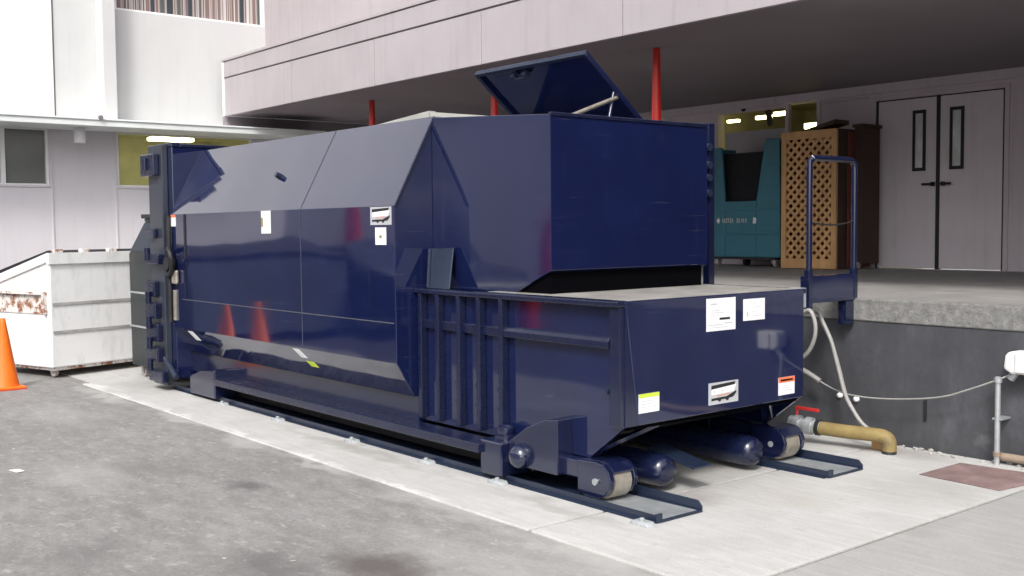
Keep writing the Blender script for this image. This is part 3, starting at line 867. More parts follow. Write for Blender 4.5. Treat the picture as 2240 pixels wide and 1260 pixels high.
# hopper -------------------------------------------------------------
A, B, P1 = (XC + .001, .112, 1.17), (XC + .001, .112, 1.79), (XC + .001, .112, 2.392)
Cc, D, E_ = (-.74, .102, 2.305), (-.74, .102, 1.33), (-1.09, .105, 1.181)
def mm(p):
    return (p[0], my(p[1]), p[2])
hv = [A, B, P1, Cc, D, E_] + [mm(p) for p in (A, B, P1, Cc, D, E_)]
hop = build("hopper", G().add(hv, [(0, 1, 2, 3, 4, 5), (6, 11, 10, 9, 8, 7), (2, 8, 9, 3), (3, 9, 10, 4), (4, 10, 11, 5), (5, 11, 6, 0), (0, 6, 7, 1), (1, 7, 8, 2)]), "navy", tcp, bevel=.004)
build("hopper_rim", G().box(-.755, -.73, .10, my(.10), 2.298, 2.318), "navyd", hop, bevel=.003)
build("gap_shade", G().box(-1.06, -.775, .125, my(.125), 1.1825, 1.328), "void", hop)  # black box standing in for the shadow gap under the hopper
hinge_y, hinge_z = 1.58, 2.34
lt = (.945, 2.845)
ld = Vector((0, lt[0] - hinge_y, lt[1] - hinge_z)).normalized()
ln = Vector((0, -ld.z, ld.y)).normalized()
if ln.z < 0:
    ln = -ln
lx0, lx1 = -2.60, -1.31
def lidp(x, u):
    return Vector((x, hinge_y, hinge_z)) + ld * u
L = (Vector((0, lt[0], lt[1])) - Vector((0, hinge_y, hinge_z))).length
lid = build("lid", G().extrude([lidp(lx0, 0), lidp(lx1, 0), lidp(lx1, L), lidp(lx0, L)], ln * .012), "navy", hop)
lf = G()
lf.extrude([lidp(lx0, L - .03), lidp(lx1, L - .03), lidp(lx1, L), lidp(lx0, L)], -ln * .028)
build("lid_rim", lf, "navyw", lid, bevel=.004)
build("lid_stiffener", G().extrude([lidp(lx1 - .04, 0), lidp(lx1, 0), lidp(lx1, L - .031), lidp(lx1 - .04, L - .031)], -ln * .028), "navy2", lid)
lf = G()
lf.extrude([lidp(lx0, 0), lidp(lx0 + .04, 0), lidp(lx0 + .04, L - .031), lidp(lx0, L - .031)], -ln * .028)
build("lid_stiffener", lf, "navy2", lid)
hd = G()
for xx in (-2.16, -2.02):
    hd.obox(lidp(xx, L - .08) - ln * .035, (.03, 0, 0), ld * .05, ln * .05)
hd.obox(lidp(-2.09, L - .10) - ln * .05, (.12, 0, 0), ld * .02, ln * .02)
build("handle", hd, "navyw", lid, bevel=.004)
build("lid_prop", G().cyl((-1.12, .55, 2.33), Vector(lidp(-1.34, .36)) - ln * .02, .016, n=12), "steel", hop, smooth=40)
build("lid_prop", G().cyl((-1.30, 1.15, 2.34), Vector(lidp(-1.33, .42)) - ln * .02, .013, n=12), "navyd", hop, smooth=40)
# tall post at the dock side of the hopper
ps = G().box(-1.365, -1.30, 2.26, 2.33, .70, 2.41)
pst = build("dock_post", ps, "navy2", tcp, bevel=.006)
g = G()
for z in (2.22, 2.08, 1.98, 1.86):
    g.cyl((-1.33, 2.24, z), (-1.27, 2.24, z), .03, n=12)
build("cable_clamp", g, "navyw", pst, smooth=40)
build("post_arm", G().box(-1.36, -1.31, my(-.05), 2.26, .85, .93), "navy2", pst, bevel=.004)

# running gear at the front ------------------------------------------
def front_gear(f):
    def y2(a, b):
        a, b = f(a), f(b)
        return min(a, b), max(a, b)
    y0, y1 = y2(-.185, .05)
    blk = build("corner_block", G().box(-1.12, -.905, y0, y1, .035, .255), "navy2", tcp, bevel=.012)
    build("lock_nut", G().lathe((-1.0, f(-.07), .255), (0, 0, 1), [(0, .07), (.025, .07), (.03, .05), (.05, .055), (.075, .052), (.09, .03)], 20), "navy2", blk, smooth=40)
    y0, y1 = y2(-.125, -.001)
    build("gusset", G().prism([(-.904, .12), (-.44, .12), (-.44, .455), (-.56, .44), (-.73, .37), (-.904, .258)], 'y', y0, y1), "navy2", tcp, bevel=.006)
    build("roller_knob", G().lathe((-.775, f(-.10), .185), (0, f(-1) - f(0), 0), [(0, .08), (.045, .08), (.075, .068), (.095, .045), (.105, .01)], 24), "navy2", tcp, smooth=45)
    y0, y1 = y2(-.085, .12)
    arm = build("wheel_arm", G().box(-.70, -.30, y0, y1, .125, .23), "navy2", tcp, bevel=.008)
    build("end_cap", G().box(-.715, -.702, y0 - .01, y1 + .01, .10, .24), "navyw", arm)
    prof = [(-.31, .05), (-.31, .235), (-.16, .243), (-.10, .235), (-.055, .20), (-.035, .15), (-.045, .10), (-.08, .055), (-.14, .03), (-.25, .035)]
    a0, a1 = y2(-.085, -.045)
    b0, b1 = y2(.115, .145)
    fk = build("wheel_fork", G().prism(prof, 'y', a0, a1), "navy2", arm, bevel=.006)
    build("wheel_fork", G().prism(prof, 'y', b0, b1), "navy2", arm, bevel=.006)
    c0, c1 = y2(-.0445, .1145)
    build("fork_cap", G().prism([(-.31, .236), (-.16, .244), (-.095, .236), (-.045, .195), (-.045, .185), (-.10, .222), (-.16, .232), (-.31, .226)], 'y', c0, c1), "navy2", arm, bevel=.002)
    wy0, wy1 = y2(-.035, .105)
    wh = build("wheel", G().lathe((-.15, wy0, .130), (0, 1, 0), [(0, .095), (.004, .108), (.136, .108), (.14, .095)], 40), "steel", tcp, smooth=35)
    build("axle", G().cyl((-.15, f(-.10), .13), (-.15, f(.15), .13), .02, n=14), "galv", wh, smooth=40)
front_gear(lambda y: y)
front_gear(my)
for yc_ in (.42, my(.42)):
    sk = build("skid_tube", G().lathe((-2.08, yc_, .128), (1, 0, 0), [(0, .10), (1.93, .10), (1.985, .096), (2.02, .08), (2.035, .05), (2.04, .01)], 30), "navyd", tcp, smooth=40)
build("skid_plate", G().prism([(-.30, .21), (.08, .15), (.085, .162), (-.30, .235)], 'y', .50, .66), "navyw", tcp, bevel=.004)
build("skid_brace", G().extrude([(-.30, .02, .24), (-.22, .02, .30), (-.03, .30, .44), (-.10, .30, .44)], (0, .02, -.02)), "navy2", tcp)
build("skid_brace", G().extrude([(-.30, my(.02), .24), (-.22, my(.02), .30), (-.03, my(.30), .44), (-.10, my(.30), .44)], (0, -.02, -.02)), "navy2", tcp)
build("front_cross_beam", G().box(-.80, -.63, .03, my(.03), .25, .40), "black", tcp)
build("shade_plate", G().prism([(-.013, .452), (-.013, .43), (-.62, .30), (-.62, .449)], 'y', .05, my(.05)), "void", tcp)  # added black plate that hides the light below the charge box
build("underside_ram", G().box(-1.9, -.5, .5, my(.5), .30, .449), "black", tcp)

# stickers --------------------------------------------------------------
def x_sticker(y0, y1, z0, z1, label, mt="label", prints=(), x=.0062):
    g = G().box(x, x + .002, y0, y1, z0, z1)
    st_ = build("sticker", g, mt, frontp, bevel=.008 if (y1 - y0) > .25 else 0, label=label, seg=1)
    W_, H_ = y1 - y0, z1 - z0
    for a, b, c, d, mk in prints:
        build("print", G().box(x + .0021, x + .0032, y0 + a * W_, y0 + b * W_, z0 + c * H_, z0 + d * H_), mk, st_)
    return st_
rows = [(.14, .34, .80, .85, "greyink"), (.44, .80, .33, .40, "ink"), (.06, .55, .18, .20, "greyink"), (.6, .88, .21, .24, "greyink"), (.16, .5, .62, .635, "greyink"), (.16, .6, .55, .565, "greyink"), (.16, .45, .48, .495, "greyink"), (.10, .7, .10, .115, "greyink")]
x_sticker(.696, .973, .957, 1.158, "larger white notice with small grey print", prints=rows)
x_sticker(1.049, 1.264, 1.002, 1.139, "smaller white notice", prints=[(.14, .22, .2, .4, "greyink"), (.4, .8, .6, .62, "greyink"), (.4, .7, .4, .42, "greyink"), (.5, .85, .2, .22, "greyink"), (.45, .6, .78, .81, "greyink")])
x_sticker(.106, .278, .523, .635, "white safety sticker with a yellow green header", prints=[(0, 1, .80, 1, "yellow"), (.1, .9, .6, .62, "greyink"), (.1, .8, .45, .47, "greyink"), (.1, .85, .3, .32, "greyink")])
x_sticker(1.411, 1.583, .49, .607, "white safety sticker with an orange header", prints=[(0, 1, .70, 1, "orangeink"), (.12, .88, .78, .88, "ink"), (.3, .7, .5, .52, "greyink"), (.25, .75, .38, .4, "greyink"), (.3, .8, .25, .27, "greyink")])

def plaque(axis, u0, u1, z0, z1, off, parent, label):
    """silver maker's plate: dark slanted bar over a white banner, a thin orange rule, a dark bar with two round wheels"""
    W_, H_ = u1 - u0, z1 - z0
    def pr(pts, d0, d1):
        pts = [(u0 + a * W_, z0 + b * H_) for a, b in pts]
        return G().prism(pts, axis, off[0] + d0 * off[1], off[0] + d1 * off[1])
    pl = build("plaque", pr([(0, 0), (1, 0), (1, 1), (0, 1)], 0, 1.5), "silver", parent, label=label)
    build("emblem_bar", pr([(.09, .70), (.86, .80), (.90, .94), (.09, .88)], 1.6, 2.6), "ink", pl)
    build("emblem_banner", pr([(.10, .44), (.84, .50), (.92, .80), (.84, .81), (.10, .71)], 1.6, 2.6), "label", pl)
    build("emblem_rule", pr([(.28, .37), (.70, .40), (.70, .43), (.28, .40)], 1.6, 2.6), "orangeink", pl)
    b = pr([(.09, .29), (.60, .31), (.93, .52), (.93, .42), (.82, .24), (.60, .20), (.09, .18)], 1.6, 2.6)
    build("emblem_bar", b, "ink", pl)
    for cu in (.36, .62):
        ring = [(cu + .055 * math.cos(a * math.pi / 6), .19 + .075 * math.sin(a * math.pi / 6)) for a in range(12)]
        build("emblem_wheel", pr(ring, 2.7, 3.2), "ink", pl)
    build("emblem_letters", pr([(.16, .54), (.20, .54), (.20, .64), (.16, .64)], 2.7, 3.0).add(*(lambda q: (q.v, q.f))(pr([(.42, .58), (.50, .58), (.50, .62), (.42, .62)], 2.7, 3.0))), "greyink", pl)
plaque('x', .718, 1.001, .502, .638, (.006, .001), frontp, "silver maker's plate on the front")
plaque('y', -2.347, -2.070, 1.630, 1.758, (YC, -.001), body, "silver maker's plate on the side")

def y_sticker(x0, x1, z0, z1, label, prints=()):
    st_ = build("sticker", G().box(x0, x1, YC - .0025, YC - .0005, z0, z1), "label", body, label=label)
    for a, b, c, d, mk in prints:
        build("print", G().box(x0 + a * (x1 - x0), x0 + b * (x1 - x0), YC - .004, YC - .0026, z0 + c * (z1 - z0), z0 + d * (z1 - z0)), mk, st_)
y_sticker(-2.283, -2.140, 1.488, 1.612, "small white sticker below the maker's plate", [(.4, .6, .4, .55, "tan"), (.2, .8, .8, .82, "greyink")])
y_sticker(-4.08, -3.908, 1.572, 1.762, "tall white sticker on the container side", [(0, .18, .3, .7, "tan"), (.2, .9, .5, .515, "greyink"), (.3, .8, .2, .215, "greyink")])
y_sticker(-6.045, -5.925, 1.645, 1.735, "small white sticker beside the gate", [(0, 1, .98, 1.25, "orangeink")])
# on the lower chamfer
cu = Vector((0, -.065 - YC, .402 - .652))
cn = Vector((0, -.25, -.15)).normalized()
def cham(x0, x1, t0, t1, mt, label, sx=.08):
    P = [Vector((x + t * sx, YC, .652)) + cu * t + cn * .0008 for x, t in ((x0, t0), (x1, t0), (x1, t1), (x0, t1))]
    build("sticker", G().extrude(P, cn * .002), mt, body, label=label)
cham(-3.60, -3.50, .06, .34, "label", "pinkish white sticker on the lower slope", .25)
cham(-3.58, -3.46, .45, .62, "yellow", "yellow green sticker on the lower slope", .25)
cham(-5.75, -5.64, .08, .42, "label", "small white sticker low beside the gate", .25)

# ================================================================== FLOOR RAILS
def rail(yoff, label):
    r = thing("floor_rail", (-3.0, .05 + yoff, 0), label, "rail", "steel channel rails under the compactor")
    y0, y1 = -.136 + yoff, .237 + yoff
    xa, xb = -6.3, .375
    build("bed_plate", G().box(xa, xb, y0 + .012, y1 - .012, .003, .012), "galv" if 0 else "navyw", r)
    build("side_flange", G().box(xa, xb - .02, y0, y0 + .012, .002, .045).prism([(y0 - .03, .002), (y0 - .001, .002), (y0 - .001, .012), (y0 - .03, .006)], 'x', xa, xb - .02), "navyw", r, bevel=.003)
    build("side_flange", G().prism([(xa, .002), (xb, .002), (xb, .035), (xb - .03, .065), (xa, .065)], 'y', y1 - .012, y1), "navyw", r, bevel=.003)
    build("worn_strip", G().prism([(-.30, y0 + .03), (xb - .02, y0 + .05), (xb - .02, y1 - .03), (-.30, y1 - .06)], 'z', .0125, .0145), "galv", r)
    build("end_stop", G().box(xb - .02, xb - .004, y0, y0 + .05, .002, .05), "navyw", r, bevel=.003)
    return r
rail(0, "long navy steel channel rail nearest the asphalt, under the compactor's near side")
rail(1.584, "navy steel channel rail under the compactor's dock side, its end poking out")
AG = "anchor lugs bolting the near rail down"
for i, x in enumerate((-4.98, -3.88, -2.68, -1.70, -.92, .33)):
    g = G().prism([(x - .07, .0), (x + .07, .0), (x + .05, .022), (x - .05, .022)], 'y', -.235, -.167)
    g.cyl((x, -.205, .02), (x, -.205, .038), .014, n=10)
    lab = {0: "small pale anchor lug beside the near rail, closest to the gate end", 1: "small pale anchor lug, second from the gate end of the near rail",
           2: "white anchor lug with concrete smear, third from the gate end", 3: "pale anchor lug, fourth from the gate end of the near rail",
           4: "pale anchor lug below the front corner block", 5: "anchor lug at the open end of the near rail"}[i]
    tag(build("anchor_lug", g, "lug", loc=(x, -.2, 0), bevel=.003), lab, "anchor", AG)

# ================================================================== DOCK GATE WITH KICK BOX
gt = thing("dock_gate", (-.3, 2.44, .9), "navy tubular hand rail gate on a blue steel box at the dock edge", "gate")
g = G().tube([(-.3, 2.17, 1.24), (-.3, 2.17, 2.0), (-.3, 2.178, 2.045), (-.3, 2.205, 2.073), (-.3, 2.25, 2.08), (-.3, 2.64, 2.08), (-.3, 2.695, 2.073), (-.3, 2.722, 2.045), (-.3, 2.73, 2.0), (-.3, 2.73, 1.24)], .022, 12, 4)
build("hand_rail", g, "navy2", gt, smooth=50)
build("gate_chain", G().tube([(-.3, 2.17, 1.62), (-.3, 2.35, 1.605), (-.3, 2.55, 1.605), (-.3, 2.73, 1.63)], .006, 8), "dark", gt)
build("kick_box", G().box(-.36, -.285, 2.15, 2.76, 1.04, 1.235), "navy", gt, bevel=.006)
build("post", G().box(-.325, -.28, 2.145, 2.19, 1.0, 1.28), "navy2", gt, bevel=.004)
build("post", G().box(-.325, -.28, 2.71, 2.755, 1.06, 1.28), "navy2", gt, bevel=.004)
build("leg", G().box(-.36, -.29, 2.62, 2.722, .86, 1.038), "navy2", gt, bevel=.004)
build("bracket", G().box(-.6, -.37, my(-.05), 2.16, .93, 1.03), "black", gt)

# ================================================================== HOSES, PIPE, CABLE
hg = "grey hoses looping out of the compactor's dock side"
def tagtube(name, pts, r, mt, label, cat, group=None, n=10):
    return tag(build(name, G().tube(pts, r, n), mt, smooth=60, loc=pts[0]), label, cat, group)
tagtube("hydraulic_hose", [(-.52, 2.36, .97), (-.43, 2.45, .975), (-.374, 2.45, .885), (-.302, 2.45, .752), (-.254, 2.45, .605), (-.183, 2.45, .377), (-.117, 2.45, .267), (-.042, 2.45, .177), (.03, 2.47, .12)], .015, "hose",
        "long grey hose hanging down to the tan pipe beside the dock wall", "hose", hg)
tagtube("hydraulic_hose", [(-.60, 2.40, .93), (-.46, 2.49, .95), (-.40, 2.49, .86), (-.32, 2.49, .72), (-.262, 2.49, .56), (-.20, 2.49, .36), (-.14, 2.49, .25), (-.08, 2.49, .15), (-.02, 2.50, .10)], .013, "hose",
        "thin grey hose running just behind the longest one by the dock wall", "hose", hg)
tagtube("hydraulic_hose", [(-.33, 2.06, .965), (-.293, 2.10, .985), (-.235, 2.10, .992), (-.195, 2.10, .90), (-.207, 2.10, .785), (-.283, 2.10, .671), (-.40, 2.06, .62)], .015, "hose",
        "short grey hose bowing back into the compactor under the kick box", "hose", hg)
tagtube("power_cable", [(-.70, 2.52, .53), (-.60, 2.58, .475), (-.493, 2.6, .413), (-.313, 2.6, .353), (-.083, 2.6, .339), (.208, 2.6, .363), (.483, 2.6, .411), (.678, 2.6, .484), (.859, 2.62, .565), (.93, 2.68, .61), (.95, 2.715, .64)], .006, "hose",
        "thin grey cable sagging along the dark dock wall to the white box", "cable", n=8)
tag(build("cable_sleeve", G().tube([(-.72, 2.52, .54), (-.60, 2.58, .475), (-.50, 2.6, .417)], .02), "hose", smooth=60, loc=(-.6, 2.58, .47)), "thick grey sleeve where the sagging cable leaves the compactor", "sleeve")
th = thing("drain_hose", (-.2, 2.36, 0), "thick tan drain hose lying from the compactor to a floor drain by the dock wall", "hose")
build("hose", G().tube([(-.30, 2.30, .125), (-.1, 2.34, .12), (.08, 2.37, .122), (.16, 2.39, .118), (.205, 2.40, .092), (.21, 2.40, .02)], .050, 16, 5), "tan", th, smooth=60)
cp = build("coupling", G().lathe((-.52, 2.26, .145), Vector((.24, .04, -.02)), [(0, .05), (.04, .05), (.04, .062), (.08, .062), (.08, .045), (.13, .045), (.13, .064), (.18, .064), (.18, .05), (.24, .05)], 20), "galv", th, smooth=30)
build("clamp_ring", G().lathe((-.315, 2.297, .126), Vector((.24, .04, -.005)), [(0, .058), (.03, .058)], 20), "black", th, smooth=40)
build("drain_collar", G().lathe((.21, 2.40, 0), (0, 0, 1), [(0, .05), (.02, .05), (.025, .046), (.04, .046)], 18), "black", th, smooth=40)
vl = G().box(-.50, -.30, 2.29, 2.312, .238, .262)
vl.cyl((-.49, 2.30, .15), (-.49, 2.30, .25), .012, n=8)
tag(build("valve_handle", vl, "redplast", loc=(-.4, 2.3, .15), bevel=.004), "red lever valve handle above the tan hose coupling", "valve")
tag(build("timber_block", G().box(.03, .15, 2.46, 2.56, .0, .055), "wood", loc=(.13, 2.47, 0), bevel=.004), "small wooden block on the slab behind the tan hose end", "block")
cd = thing("conduit_post", (.866, 2.62, 0), "thin galvanised conduit post standing before the dark dock wall", "conduit")
build("pipe", G().cyl((.866, 2.62, -.01), (.866, 2.62, .56), .018, n=14), "galv", cd, smooth=40)
build("fitting", G().lathe((.866, 2.62, .55), (0, 0, 1), [(0, .026), (.03, .026), (.04, .012)], 14), "galv", cd, smooth=40)
build("clamp", G().box(.835, .90, 2.61, 2.735, .30, .312), "galv", cd)
build("fitting", G().lathe((.866, 2.62, .055), (0, 0, 1), [(0, .025), (.03, .025)], 14), "pipe", cd, smooth=40)
eb = thing("electric_box", (1.0, 2.70, .66), "white electrical disconnect box fixed to the dark dock wall", "electric box")
build("housing", G().prism([(.905, .645), (.915, .74), (.945, .765), (1.12, .765), (1.12, .615), (.96, .615)], 'y', 2.60, 2.738), "meter", eb, bevel=.018)
build("cover", G().box(.99, 1.10, 2.588, 2.599, .63, .755), "meter", eb, bevel=.004)
build("hub", G().cyl((.955, 2.67, .62), (.925, 2.67, .575), .028, n=14), "galv", eb, smooth=40)
tag(build("wall_pipe", G().tube([(.84, 2.66, .048), (.95, 2.66, .05), (1.6, 2.66, .05), (3.0, 2.66, .05)], .028, 12, 3), "pipe", smooth=60, loc=(1.5, 2.66, 0)), "brown pipe running along the foot of the dark dock wall", "pipe")
WB_ = "bright fixings on the dark dock wall"
for (x, z), lab in zip(((-.413, .305), (-.27, .292)), ("left white wall fixing behind the hanging grey hoses", "right white wall fixing just beside the hanging grey hoses")):
    tag(build("wall_fixing", G().lathe((x, 2.74, z), (0, -1, 0), [(0, .022), (.02, .02), (.03, .008)], 14), "label", smooth=50, loc=(x, 2.72, z)), lab, "fixing", WB_)
tag(build("wall_bracket", G().box(.275, .295, 2.728, 2.745, .20, .35), "dark", loc=(.28, 2.73, .2)), "thin black strap on the dark dock wall above the floor patch", "bracket")

# rust-red plate let into the slab
pp = [(.688, 1.964), (1.227, 1.93), (1.262, 2.20), (1.262, 2.53), (.691, 2.469)]
tag(build("floor_plate", G().prism(pp, 'z', .002, .006), "rustplate", loc=(.95, 2.2, 0)), "rust red plate set in the pale slab near the conduit post", "plate")
# rubble at the foot of the dock wall
rb = bmesh.new()
random.seed(11)
for i in range(24):
    x = random.uniform(-.05, .85) if i < 19 else random.uniform(.8, 1.25)
    r = random.uniform(.005, .016) * (1.3 if i % 7 == 0 else 1)
    mtx = Matrix.Translation((x, random.uniform(2.60, 2.70), r * .5)) @ Matrix.Diagonal((1.6, 1.1, .8, 1))
    res = bmesh.ops.create_icosphere(rb, subdivisions=1, radius=r, matrix=mtx)
    for v in res['verts']:
        v.co += Vector((random.uniform(-1, 1), random.uniform(-1, 1), random.uniform(-1, 1))) * r * .25
me = bpy.data.meshes.new("rubble")
rb.to_mesh(me)
rb.free()
me.materials.append(M["rock"])
ro = bpy.data.objects.new("rubble", me)
COL.objects.link(ro)
kind(ro, "stuff")
ro["label"] = "pale broken concrete crumbs along the foot of the dock wall"

# scraps on the asphalt
bm = bmesh.new()
for i in range(90):
    x, y = random.uniform(-6.5, 1.0), random.uniform(-3.6, -.8)
    a = random.uniform(0, 6.28)
    s_ = random.uniform(.004, .013)
    mtx = Matrix.Translation((x, y, -.009)) @ Matrix.Rotation(a, 4, 'Z') @ Matrix.Diagonal((1.6 * s_, s_, .25 * s_, 1))
    bmesh.ops.create_icosphere(bm, subdivisions=1, radius=1.0, matrix=mtx)
me = bpy.data.meshes.new("litter")
bm.to_mesh(me)
bm.free()
me.materials.append(M["rock"])
lo = bpy.data.objects.new("litter", me)
COL.objects.link(lo)
kind(lo, "stuff")
lo["label"] = "tiny pale crumbs scattered on the asphalt"
tag(build("paper_scrap", G().extrude([(-3.44, -2.43, -.009), (-3.33, -2.41, -.009), (-3.32, -2.36, -.004), (-3.42, -2.37, -.007)], (0, 0, .002)), "label", loc=(-3.4, -2.4, 0)), "white paper scrap on the open asphalt below the orange cone", "paper")

# ================================================================== ORANGE CONES
def cone(x, y, label):
    c = thing("traffic_cone", (x, y, -.012), label, "traffic cone", "orange traffic cones")
    build("base", G().box(x - .17, x + .17, y - .17, y + .17, -.011, .02), "orange", c, bevel=.012)
    build("base_pad", G().box(x - .175, x + .175, y - .175, y + .175, -.0118, -.0112 + .006), "redplast", c)
    build("body", G().lathe((x, y, .02), (0, 0, 1), [(0, .145), (.02, .135), (.64, .035), (.69, .028), (.70, .02)], 32), "orange", c, smooth=40)
    return c
cone(-7.56, -1.42, "orange traffic cone before the white dumpster")
cone(-8.38, -2.28, "orange traffic cone beyond the dumpster's left, seen mirrored in the navy paint")

# ================================================================== WHITE DUMPSTER
wdp = thing("dumpster", (-7.95, -.83, 0), "white steel dumpster with rusty fork pocket and tilted dark lid", "dumpster", "dumpsters by the lilac wall")
a_ = Vector((-7.95, -.83, 0))
du = Vector((-.95, -.30, 0)).normalized()      # along the visible left side
dv = Vector((-.28, .96, 0)).normalized()       # along the face towards the compactor
def dp(s_, t_, z):
    v = a_ + du * s_ + dv * t_
    return (v.x, v.y, z)
LS, LT = 1.30, 1.85
out = [dp(0, 0, .11), dp(0, 0, 1.36), dp(LS, 0, 1.02), dp(LS, 0, .16), dp(LS * .9, 0, .11)]
g = G().extrude(out, dv * LT)
bdy = build("body", g, "wsteel", wdp, bevel=.012)
g = G()
for z in (.50, .81):
    g.extrude([dp(-.012, .02, z - .014), dp(-.001, .02, z - .014), dp(-.001, .02, z + .014), dp(-.005, .02, z + .014)], dv * (LT - .04))
build("crease", g, "crease", bdy)
g = G()
g.extrude([dp(-.025, -.02, 1.25), dp(.02, -.02, 1.25), dp(.02, -.02, 1.372), dp(-.025, -.02, 1.372)], dv * (LT + .04))
g.extrude([dp(.02, -.025, 1.25), dp(.02, -.002, 1.25), dp(.02, -.002, 1.37), dp(.02, -.025, 1.37)], du * .001)
g.extrude([dp(.02, -.025, 1.275), dp(LS, -.025, .94), dp(LS, -.025, 1.03), dp(.02, -.025, 1.368)], dv * .024)
build("rim", g, "wsteel", bdy, bevel=.005)
pk = build("fork_pocket", G().extrude([dp(.06, -.012, .70), dp(1.2, -.012, .70), dp(1.2, -.012, .725), dp(.06, -.012, .725)], dv * .01)
           .extrude([dp(.06, -.05, .915), dp(1.2, -.05, .915), dp(1.2, -.05, .945), dp(.06, -.05, .945)], dv * .048)
           .extrude([dp(.06, -.05, .70), dp(.09, -.05, .70), dp(.09, -.05, .914), dp(.06, -.05, .914)], dv * .048)
           .extrude([dp(.091, -.006, .72), dp(1.2, -.006, .72), dp(1.2, -.006, .914), dp(.091, -.006, .914)], dv * .004), "rust", wdp)
g = G().extrude([dp(.06, .05, 1.375), dp(LS + .02, .05, 1.04), dp(LS + .02, .05, 1.10), dp(.10, .05, 1.40)], dv * (LT - .1))
build("lid", g, "black", wdp, bevel=.006)
g = G()
for t_ in (.12, .45, .80, 1.25):
    g.obox(Vector(dp(.03, t_, 1.39)), du * .07, dv * .10, (0, 0, .04))
build("lid_hinge", g, "rust", wdp, bevel=.006)
g = G().extrude([dp(.02, .04, .075), dp(LS * .9, .04, .075), dp(LS * .9, .04, .11), dp(.02, .04, .11)], dv * (LT - .08))
build("bottom_rail", g, "rust", wdp)
for s_, t_ in ((.12, .10), (.12, LT - .12), (1.05, .10), (1.05, LT - .12)):
    c = Vector(dp(s_, t_, .055))
    cs = build("caster", G().lathe(c - dv * .02, dv, [(0, .05), (.005, .055), (.035, .055), (.04, .05)], 20), "caster", wdp, smooth=40)
    build("fork", G().obox(c + Vector((0, 0, .035)) - dv * .032, du * .05, dv * .008, (0, 0, .07)), "rust", cs)

# ================================================================== BLACK DUMPSTER
bd = thing("dumpster", (-7.0, .3, 0), "dark green black dumpster with sloped shoulders tucked behind the compactor gate", "dumpster", "dumpsters by the lilac wall")
pr_ = [(-7.55, .13), (-7.56, 1.355), (-7.06, 1.70), (-6.62, 1.70), (-6.62, .13)]
bb = build("body", G().prism(pr_, 'y', -.10, 1.5), "dgreen", bd, bevel=.012)
g = G().box(-7.56, -6.62, -.112, -.101, .925, .945).box(-7.56, -6.62, -.112, -.101, .555, .575)
build("crease", g, "galv", bb)
build("shoulder_panel", G().prism([(-7.50, 1.385), (-7.05, 1.69), (-6.63, 1.69), (-6.63, 1.385)], 'y', -.106, -.1005), "slate", bb)
build("lid", G().box(-7.09, -6.60, -.13, 1.52, 1.735, 1.78).box(-7.05, -6.62, -.11, 1.5, 1.701, 1.734), "dgreen", bd, bevel=.01)
for x, y in ((-7.42, 0.0), (-6.8, 0.0), (-7.42, 1.4)):
    cs = build("caster", G().lathe((x, y - .02, .06), (0, 1, 0), [(0, .052), (.005, .058), (.035, .058), (.04, .052)], 20), "caster", bd, smooth=40)
    build("fork", G().box(x - .03, x + .03, y - .035, y - .025, .04, .13), "galv", cs)

# ================================================================== THINGS ON THE DOCK
# teal tilt bin
bn = thing("tilt_bin", (-4.85, 7.2, ZD), "teal plastic rolling bin with a tapered opening, standing on the dock", "bin")
bx0, bx1, by0, by1, bz0, bz1 = -5.48, -4.27, 7.16, 7.72, ZD + .13, 2.72
mo = [(-5.24, 2.66), (-4.53, 2.66), (-4.66, 1.93), (-5.18, 1.93)]
g = G()
g.prism([(bx0, bz0), (mo[3][0], bz0), mo[3], mo[0], (bx0 + .01, 2.66)], 'y', by0, by0 + .04)
g.prism([(mo[2][0], bz0), (bx1, bz0), (bx1 - .02, 2.72), (mo[1][0] + .03, 2.74), mo[1], mo[2]], 'y', by0, by0 + .04)
g.prism([(mo[3][0], bz0), (mo[2][0], bz0), mo[2], mo[3]], 'y', by0, by0 + .04)
g.box(bx0, bx0 + .04, by0 + .041, by1, bz0, 2.66).box(bx1 - .06, bx1 - .02, by0 + .041, by1, bz0, 2.70).box(bx0 + .04, bx1 - .06, by1 - .04, by1, bz0, 2.6)
bbd = build("body", g, "teal", bn, bevel=.012)
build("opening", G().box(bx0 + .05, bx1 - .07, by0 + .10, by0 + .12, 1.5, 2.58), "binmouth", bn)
g = G()
for z in (1.82, 1.50):
    g.box(bx0 - .005, bx1 + .005, by0 - .015, by0 - .001, z - .015, z + .015)
for z in (2.40, 2.12):
    g.box(-4.5, bx1 + .002, by0 - .012, by0 - .001, z - .012, z + .012)
build("rib", g, "teal", bbd, bevel=.004)
build("mouth_rim", G().prism([(mo[3][0] - .02, 1.88), (mo[2][0] + .02, 1.88), (mo[2][0] + .01, 1.925), (mo[3][0] - .01, 1.925)], 'y', by0 - .012, by0 - .001), "teal", bbd)
